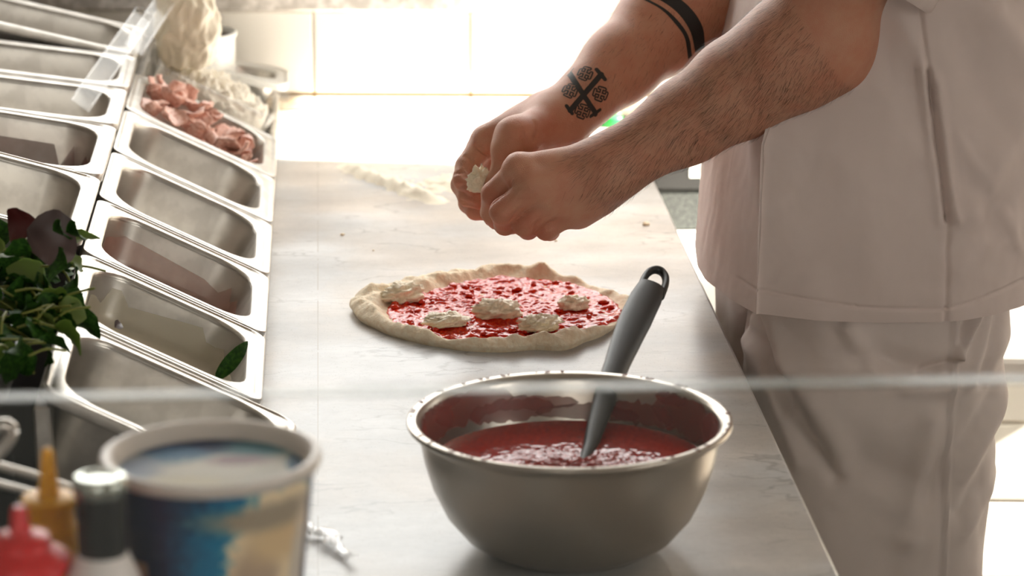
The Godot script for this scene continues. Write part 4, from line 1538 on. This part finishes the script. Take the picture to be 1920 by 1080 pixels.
func dress(who: Node3D, off: Transform3D):
	# jacket: outline from the front round the near side and the back (x, z)
	var hem := [[0.349, -2.80], [0.352, -2.70], [0.376, -2.607], [0.386, -2.597], [0.44, -2.572], [0.508, -2.561], [0.57, -2.572], [0.632, -2.622], [0.668, -2.70], [0.675, -2.80], [0.650, -2.92], [0.58, -2.985], [0.50, -2.998], [0.42, -2.985], [0.372, -2.93]]
	hem.reverse()
	var mid := hem.map(func(q): return [0.372 + (q[0] - 0.349) * 0.98, q[1]])
	for k in mid.size():
		if absf(mid[k][0] - 0.3985) < 0.012 or absf(mid[k][0] - 0.408) < 0.006: mid[k][0] -= 0.018
	var chest := hem.map(func(q): return [0.395 + (q[0] - 0.349) * 0.86, -2.78 + (q[1] + 2.78) * 0.98])
	var shoulder := hem.map(func(q): return [0.44 + (q[0] - 0.349) * 0.56, -2.78 + (q[1] + 2.78) * 0.85])
	var neck := hem.map(func(q): return [0.465 + (q[0] - 0.349) * 0.36, -2.78 + (q[1] + 2.78) * 0.36])
	var under := hem.map(func(q): return [0.353 + (q[0] - 0.349) * 0.985, -2.78 + (q[1] + 2.78) * 0.985])
	var low := []
	for k in hem.size(): low.append([lerpf(hem[k][0], mid[k][0], 0.21), lerpf(hem[k][1], mid[k][1], 0.21)])
	var folds := folds_of([
		[[1721, 20], [1745, 200], 5, -0.004], [[1737, 130], [1770, 405], 5, -0.0075], [[1770, 405], [1768, 600], 5, -0.0030],
		[[1724, 120], [1757, 405], 11, 0.004], [[1755, 150], [1785, 405], 9, 0.005],
		[[1640, 60], [1740, 260], 30, -0.004], [[1690, 40], [1740, 140], 16, 0.003],
		[[1920, 210], [1815, 390], 30, 0.007], [[1815, 390], [1780, 430], 22, 0.004], [[1830, 350], [1870, 440], 24, -0.004],
		[[1860, 30], [1930, 120], 30, 0.008], [[1790, 60], [1880, 240], 34, -0.005], [[1880, 400], [1918, 470], 12, 0.0025], [[1790, 250], [1850, 350], 12, 0.002],
		[[1790, 500], [1900, 420], 26, 0.004], [[1500, 200], [1560, 520], 60, -0.003], [[1600, 330], [1660, 560], 50, 0.003], [[1440, 330], [1450, 540], 26, -0.002],
		[[1405, 556], [1600, 570], 3.5, -0.0016], [[1600, 570], [1770, 572], 3.5, -0.0016], [[1770, 572], [1930, 540], 3.5, -0.0016]], 2.575)
	var jk := cloth_loft([[0.9475, under], [0.946, hem], [0.978, low], [1.10, mid], [1.25, chest], [1.40, shoulder], [1.46, neck]], 640, 216, folds, -2.70, 0.003, 3.0)
	put("jacket", mm(moved(jk, off)), M.cloth, who)
	for s in [[at_z(1600, -40, 2.585), Vector3(0.54, 1.40, -2.60)], [at_z(1400, -170, 2.955), Vector3(0.54, 1.40, -2.97)]]:
		var a: Vector3 = s[0]
		var b: Vector3 = s[1]
		var d := (b - a).normalized()
		var sx := d.cross(Vector3.BACK).normalized()
		var sw := sx.cross(d).normalized()
		var rings := []
		for j in 24:
			var t := j / 23.0
			var r := PackedVector3Array()
			for i in 48:
				var an := TAU * i / 48
				var rad := lerpf(0.073, 0.085, t) * (1.0 + 0.06 * noise.get_noise_3d(cos(an) * 2, sin(an) * 2, t * 3.0))
				r.append(a.lerp(b, t) + (sx * cos(an) + sw * sin(an)) * rad * (0.97 if j == 0 else 1.0) + d * (0.004 if j == 0 else 0.0) - who.position)
			rings.append(r)
		put("sleeve", mm(loft(rings)), M.cloth, who)
	# trousers
	var legs := []
	var tf := folds_of([
		[[1786, 590], [1786, 660], 7, -0.007], [[1786, 660], [1780, 760], 3.5, -0.003], [[1780, 760], [1768, 1100], 3.5, -0.003], [[1775, 680], [1762, 1090], 8, 0.002],
		[[1832, 590], [1790, 660], 9, -0.0105], [[1812, 590], [1785, 640], 9, 0.0030],
		[[1425, 610], [1480, 780], 9, 0.0075], [[1450, 600], [1475, 700], 16, -0.0075], [[1440, 670], [1560, 890], 15, 0.0075], [[1485, 690], [1580, 850], 26, -0.0060], [[1430, 700], [1500, 870], 14, -0.0045],
		[[1620, 660], [1740, 690], 26, 0.0090], [[1590, 610], [1640, 690], 20, -0.0075], [[1720, 690], [1780, 670], 10, 0.0060], [[1700, 720], [1775, 720], 16, -0.0060],
		[[1600, 860], [1740, 900], 40, 0.0075], [[1740, 780], [1700, 1000], 24, -0.0090], [[1760, 860], [1700, 980], 20, 0.0060],
		[[1920, 690], [1800, 840], 20, 0.0053], [[1920, 760], [1810, 900], 14, -0.0037], [[1910, 830], [1800, 960], 20, 0.0045], [[1900, 920], [1810, 1010], 12, -0.0030], [[1890, 600], [1850, 720], 14, 0.0060], [[1860, 590], [1820, 720], 14, -0.0045],
		[[1560, 740], [1640, 790], 60, -0.005]], 2.59)
	for s in [1, -1]:
		var cz: float = -2.78 + 0.098 * s
		var sec := []
		for q in [[0.05, 0.52, 0.085, 0.075], [0.42, 0.505, 0.095, 0.09], [0.72, 0.497, 0.113, 0.106], [0.90, 0.503, 0.122, 0.112], [1.02, 0.505, 0.110, 0.10]]:
			var o := []
			for k in 14:
				var a := TAU * k / 14
				o.append([q[1] + q[2] * signf(cos(a)) * pow(absf(cos(a)), 0.85), cz - q[3] * signf(sin(a)) * pow(absf(sin(a)), 0.85)])
			sec.append([q[0], o])
		legs.append(cloth_loft(sec, 260, 260, tf if s == 1 else [], -2.70 if s == 1 else 9.0, 0.004, 7.0 * s))
	put("trousers", mm(moved(join(legs), off)), M.trousers, who)

# ---------------------------------------------------------------- things by the glass

func build_foreground():
	# raised ledge on the customers' side, with a glass screen on it
	var ledge := base("serving_ledge", "raised dark serving ledge on the customers' side below the glass", "counter", Vector3(0, 0, -1.52))
	put("top", mm(box(Vector3(-0.9, 1.015, -0.16), Vector3(0.82, 1.04, 0.16), 0.004)), M.dark_plastic, ledge)
	put("front_panel", mm(box(Vector3(-0.88, 0.0, -0.12), Vector3(0.80, 1.015, 0.13), 0.003)), M.plaster, ledge)
	var screen := base("glass_screen", "clear glass screen with a pale polished top edge", "screen", Vector3(0, 1.04, -1.42))
	var tl := 1.2425 - 1.04
	put("pane", mm(box(Vector3(-0.85, 0.0, -0.006), Vector3(0.80, tl, 0.006), 0.0005)), M.pane, screen)
	put("polished_edge", mm(box(Vector3(-0.85, tl, -0.006), Vector3(0.80, tl + 0.0012, 0.006), 0.0005)), M.pane_edge, screen)
	for x in [-0.84, 0.78]: put("clamp", mm(box(Vector3(x - 0.012, 0.0, -0.012), Vector3(x + 0.012, 0.04, 0.012), 0.002)), M.steel, screen)
	build_tub()
	build_bottles()
	build_salad()

func build_tub():
	var c := at_z(395, 852, 1.60)
	var tub := base("printed_tub", "round plastic tub with a dark blue and cream printed side and lid", "tub", Vector3(c.x, 1.04, c.z))
	var top := c.y - 1.04
	var rings := []
	var uv := PackedVector2Array()
	var prof := [[0.044, 0.0], [0.046, 0.002], [0.0565, top - 0.010], [0.0568, top - 0.006]]
	var v := PackedVector3Array()
	var idx := PackedInt32Array()
	var n := 96
	for j in prof.size():
		for i in n + 1:
			var a := TAU * i / n
			v.append(Vector3(prof[j][0] * cos(a), prof[j][1], -prof[j][0] * sin(a)))
			uv.append(Vector2(float(i) / n, 1.0 - prof[j][1] / top))
	for j in prof.size() - 1:
		for i in n:
			var a := j * (n + 1) + i
			idx.append(a); idx.append(a + 1); idx.append(a + n + 2); idx.append(a); idx.append(a + n + 2); idx.append(a + n + 1)
	var pm := mat(Color.WHITE, 0.35)
	pm.albedo_texture = tub_print()
	put("side", to_mesh(v, idx, uv), pm, tub)
	put("rim", mm(lathe([[0.0566, top - 0.0065], [0.0600, top - 0.0055], [0.0612, top - 0.002], [0.0606, top + 0.001], [0.0580, top + 0.0015], [0.0545, top], [0.0515, top - 0.008]], 96, false, false)), M.tub_rim, tub)
	var lv := PackedVector3Array()
	var lu := PackedVector2Array()
	var li := PackedInt32Array()
	for j in 9:
		for i in n + 1:
			var a := TAU * i / n
			var r := 0.0518 * j / 8.0
			lv.append(Vector3(r * cos(a), top - 0.008, -r * sin(a)))
			lu.append(Vector2(0.5 + 0.5 * r / 0.0518 * cos(a), 0.5 - 0.5 * r / 0.0518 * sin(a)))
	for j in 8:
		for i in n:
			var a := j * (n + 1) + i
			li.append(a); li.append(a + n + 1); li.append(a + n + 2); li.append(a); li.append(a + n + 2); li.append(a + 1)
	var lm := mat(Color.WHITE, 0.5, 0.0, 0.25)
	lm.albedo_texture = lid_print()
	put("lid", to_mesh(lv, li, lu), lm, tub)

func blot(im: Image, c: Vector2, r: Vector2, col: Color, soft: float):
	for y in range(maxi(0, int(c.y - r.y * 1.4)), mini(im.get_height(), int(c.y + r.y * 1.4))):
		for x in range(maxi(0, int(c.x - r.x * 1.4)), mini(im.get_width(), int(c.x + r.x * 1.4))):
			var d := Vector2((x - c.x) / r.x, (y - c.y) / r.y).length()
			var k := (1.0 - smoothstep(1.0 - soft, 1.0 + soft, d + 0.18 * noise.get_noise_2d(x * 0.05, y * 0.05))) * col.a
			if k > 0.0: im.set_pixel(x, y, im.get_pixel(x, y).lerp(Color(col.r, col.g, col.b), k))

func tub_print() -> ImageTexture:
	# u runs counter-clockwise seen from above from +x; the camera looks at u about 0.75
	var im := Image.create(1024, 320, false, Image.FORMAT_RGB8)
	im.fill(Color(0.07, 0.13, 0.27))
	blot(im, Vector2(880, 150), Vector2(165, 190), Color(0.08, 0.48, 0.64), 0.35)
	blot(im, Vector2(905, 150), Vector2(112, 150), Color(0.98, 0.89, 0.74), 0.12)
	blot(im, Vector2(850, 165), Vector2(45, 60), Color(0.76, 0.66, 0.56), 0.4)
	blot(im, Vector2(905, 100), Vector2(70, 40), Color(0.90, 0.78, 0.60), 0.5)
	blot(im, Vector2(880, 60), Vector2(120, 22), Color(0.66, 0.60, 0.52), 0.5)
	blot(im, Vector2(950, 190), Vector2(25, 120), Color(0.85, 0.80, 0.74), 0.3)
	blot(im, Vector2(985, 160), Vector2(14, 190), Color(0.10, 0.16, 0.36), 0.3)
	blot(im, Vector2(905, 300), Vector2(45, 24), Color(0.70, 0.10, 0.07), 0.3)
	blot(im, Vector2(870, 300), Vector2(14, 14), Color(0.30, 0.42, 0.12), 0.3)
	# small pictured plate on the dark part, and faint lettering above it
	for y in range(140, 205):
		for x in range(575, 650): im.set_pixel(x, y, Color(0.62, 0.50, 0.40))
	blot(im, Vector2(610, 175), Vector2(28, 18), Color(0.36, 0.12, 0.07), 0.3)
	for row in 3:
		for x in range(585, 690):
			if noise.get_noise_2d(x * 0.35, row * 40.0) > 0.0:
				for y in range(84 + row * 16, 90 + row * 16): im.set_pixel(x, y, Color(0.2, 0.23, 0.3))
	return ImageTexture.create_from_image(im)

func lid_print() -> ImageTexture:
	var im := Image.create(256, 256, false, Image.FORMAT_RGB8)
	im.fill(Color(0.80, 0.79, 0.74))
	blot(im, Vector2(95, 20), Vector2(120, 45), Color(0.08, 0.16, 0.34), 0.35)
	blot(im, Vector2(80, 70), Vector2(45, 40), Color(0.22, 0.45, 0.62), 0.4)
	blot(im, Vector2(190, 40), Vector2(50, 40), Color(0.30, 0.52, 0.58), 0.5)
	blot(im, Vector2(30, 120), Vector2(35, 50), Color(0.55, 0.60, 0.68), 0.5)
	blot(im, Vector2(140, 130), Vector2(80, 50), Color(0.88, 0.86, 0.80), 0.5)
	blot(im, Vector2(165, 95), Vector2(40, 20), Color(0.66, 0.56, 0.58), 0.5)
	blot(im, Vector2(200, 215), Vector2(55, 20), Color(0.15, 0.36, 0.46), 0.4)
	blot(im, Vector2(245, 110), Vector2(14, 40), Color(0.08, 0.30, 0.42), 0.4)
	blot(im, Vector2(90, 190), Vector2(70, 30), Color(0.86, 0.82, 0.70), 0.5)
	return ImageTexture.create_from_image(im)

func build_bottles():
	# yellow squeeze bottle
	var p := at_z(92, 930, 1.62)
	var u := px_size(p)
	var b := base("squeeze_bottle", "yellow plastic squeeze bottle with a tall pointed nozzle", "bottle", Vector3(p.x, 1.04, p.z))
	var y0 := p.y - 1.04
	put("body", mm(lathe([[46 * u, 0.0], [50 * u, 0.003], [50 * u, y0 - 90 * u], [47 * u, y0 - 70 * u]], 40)), M.yellow, b)
	put("collar", mm(lathe([[49 * u, y0 - 72 * u], [52 * u, y0 - 70 * u], [52 * u, y0 - 60 * u], [46 * u, y0 - 56 * u], [46 * u, y0 - 22 * u], [53 * u, y0 - 18 * u], [54 * u, y0 - 6 * u], [50 * u, y0], [24 * u, y0 + 3 * u]], 40, true, true)), M.yellow, b)
	put("nozzle", mm(lathe([[24 * u, y0], [20 * u, y0 + 8 * u], [12 * u, y0 + 86 * u], [10 * u, y0 + 92 * u], [5 * u, y0 + 95 * u]], 30)), M.yellow, b)
	# red squeeze bottle
	p = at_z(40, 1030, 1.50)
	u = px_size(p)
	b = base("squeeze_bottle", "red plastic squeeze bottle with a short nozzle", "bottle", Vector3(p.x, 1.04, p.z))
	y0 = p.y - 1.04
	put("body", mm(lathe([[70 * u, 0.0], [74 * u, 0.003], [74 * u, y0 - 60 * u], [90 * u, y0 - 40 * u], [92 * u, y0 - 20 * u], [86 * u, y0 - 12 * u], [56 * u, y0 + 8 * u]], 44)), M.red, b)
	put("cap", mm(lathe([[57 * u, y0 + 4 * u], [58 * u, y0 + 10 * u], [52 * u, y0 + 26 * u], [26 * u, y0 + 34 * u]], 40)), M.red, b)
	put("nozzle", mm(lathe([[24 * u, y0 + 30 * u], [20 * u, y0 + 40 * u], [15 * u, y0 + 82 * u], [10 * u, y0 + 86 * u]], 30)), M.red, b)
	# white bottle with a black neck and a shiny cap
	p = at_z(187, 905, 1.50)
	u = px_size(p)
	b = base("seasoning_bottle", "white bottle with a black neck and a shiny cap beside the printed tub", "bottle", Vector3(p.x, 1.04, p.z))
	y0 = p.y - 1.04
	put("body", mm(lathe([[75 * u, 0.0], [78 * u, 0.002], [78 * u, maxf(y0 - 235 * u, 0.004)], [70 * u, y0 - 190 * u], [50 * u, y0 - 142 * u], [44 * u, y0 - 138 * u]], 44)), M.white_plastic, b)
	put("neck", mm(lathe([[46 * u, y0 - 140 * u], [47 * u, y0 - 136 * u], [47 * u, y0 - 24 * u], [45 * u, y0 - 20 * u]], 40)), M.black, b)
	put("cap", mm(lathe([[46 * u, y0 - 22 * u], [51 * u, y0 - 20 * u], [52 * u, y0 + 4 * u], [47 * u, y0 + 13 * u], [36 * u, y0 + 15 * u], [30 * u, y0 + 9 * u]], 40)), M.chrome, b)
	# tongs with a looped handle
	var t := base("serving_tongs", "pale metal tongs with a looped handle leaning beside the yellow bottle", "tongs", Vector3.ZERO)
	var lp := []
	for q in [[-40, 900], [-15, 862], [14, 828], [22, 806], [6, 797], [-12, 808], [-40, 850]]: lp.append(at_z(q[0], q[1], 1.80))
	put("loop", mm(tube(smooth_path(lp, 6), 0.0046, 10)), M.rim, t)
	for k in 2:
		put("arm", mm(tube([at_z(-40, 862 + 36 * k, 1.80), at_z(60, 890 + 34 * k, 1.82), at_z(215, 942 + 26 * k, 1.88)], 0.0028, 8)), M.rim, t)

func build_salad():
	# clear box at the near end of the upper row, heaped with leaves
	var c := Vector3(-0.375, 1.028, -2.31)
	var o := pan("clear_pan", "clear plastic box heaped with mixed salad leaves", c, 0.135, 0.150, -deg_to_rad(4.0), 0.09, M.clear, M.clear)
	var kinds := []
	for k in 8: kinds.append(leaf(rng.randf_range(0.024, 0.042), rng.randf_range(0.008, 0.0145), rng.randf_range(0.5, 1.8), 9))
	var stems := []
	for k in 8: stems.append(mm(tube(smooth_path([Vector3(-0.024, -0.014, 0), Vector3(-0.012, -0.004, 0.002), Vector3(0.002, 0, 0)], 4), 0.0011, 6)))
	for k in 8: kinds[k] = mm(kinds[k])
	for k in 92:
		var py := rng.randf_range(425, 655)
		var px := rng.randf_range(-40, 135) - 45.0 * pow(absf(py - 530.0) / 110.0, 2.0)
		var l := base("salad_leaf", "dark green salad leaf in the heap above the clear box" if k % 3 else "pale olive salad leaf in the heap above the clear box", "leaf", at_z(px, py, lerpf(2.44, 2.20, (py - 425) / 230.0)) + Vector3(0, 0, rng.randf_range(-0.03, 0.03)), "dark salad leaves" if k % 3 else "pale salad leaves")
		l.rotation = Vector3(rng.randf_range(-1.3, 1.3), rng.randf() * TAU, rng.randf_range(-1.1, 0.9))
		put("blade", kinds[k % 8], M.leaf if k % 3 else M.leaf_pale, l)
		put("stalk", stems[k % 8], M.stem, l)
	for q in [[120, 440], [150, 442], [140, 520], [105, 485], [128, 600], [60, 470]]:
		var l := put("salad_leaf", mm(leaf(0.022, 0.010, 0.6, 8)), M.leaf)
		l.transform = Transform3D(Basis.from_euler(Vector3(1.0, rng.randf() * TAU, 0.2)), at_z(q[0], q[1], 2.30))
		tag(l, "small round salad leaf at the edge of the heap above the clear box", "leaf", "small salad leaves")
	var r := put("salad_leaf", mm(leaf(0.034, 0.014, 0.5, 10)), M.leaf_red)
	r.transform = Transform3D(Basis.from_euler(Vector3(1.3, 0.3, 1.2)), at_z(15, 425, 2.36))
	tag(r, "dark red salad leaf with a pale rib on top of the heap", "leaf")
	var pu := put("salad_leaf", mm(leaf(0.05, 0.022, 1.0, 12)), M.leaf_purple)
	pu.transform = Transform3D(Basis.from_euler(Vector3(0.9, -0.5, -0.6)), at_z(50, 430, 2.33))
	tag(pu, "dull purple curled salad leaf on top of the heap", "leaf")
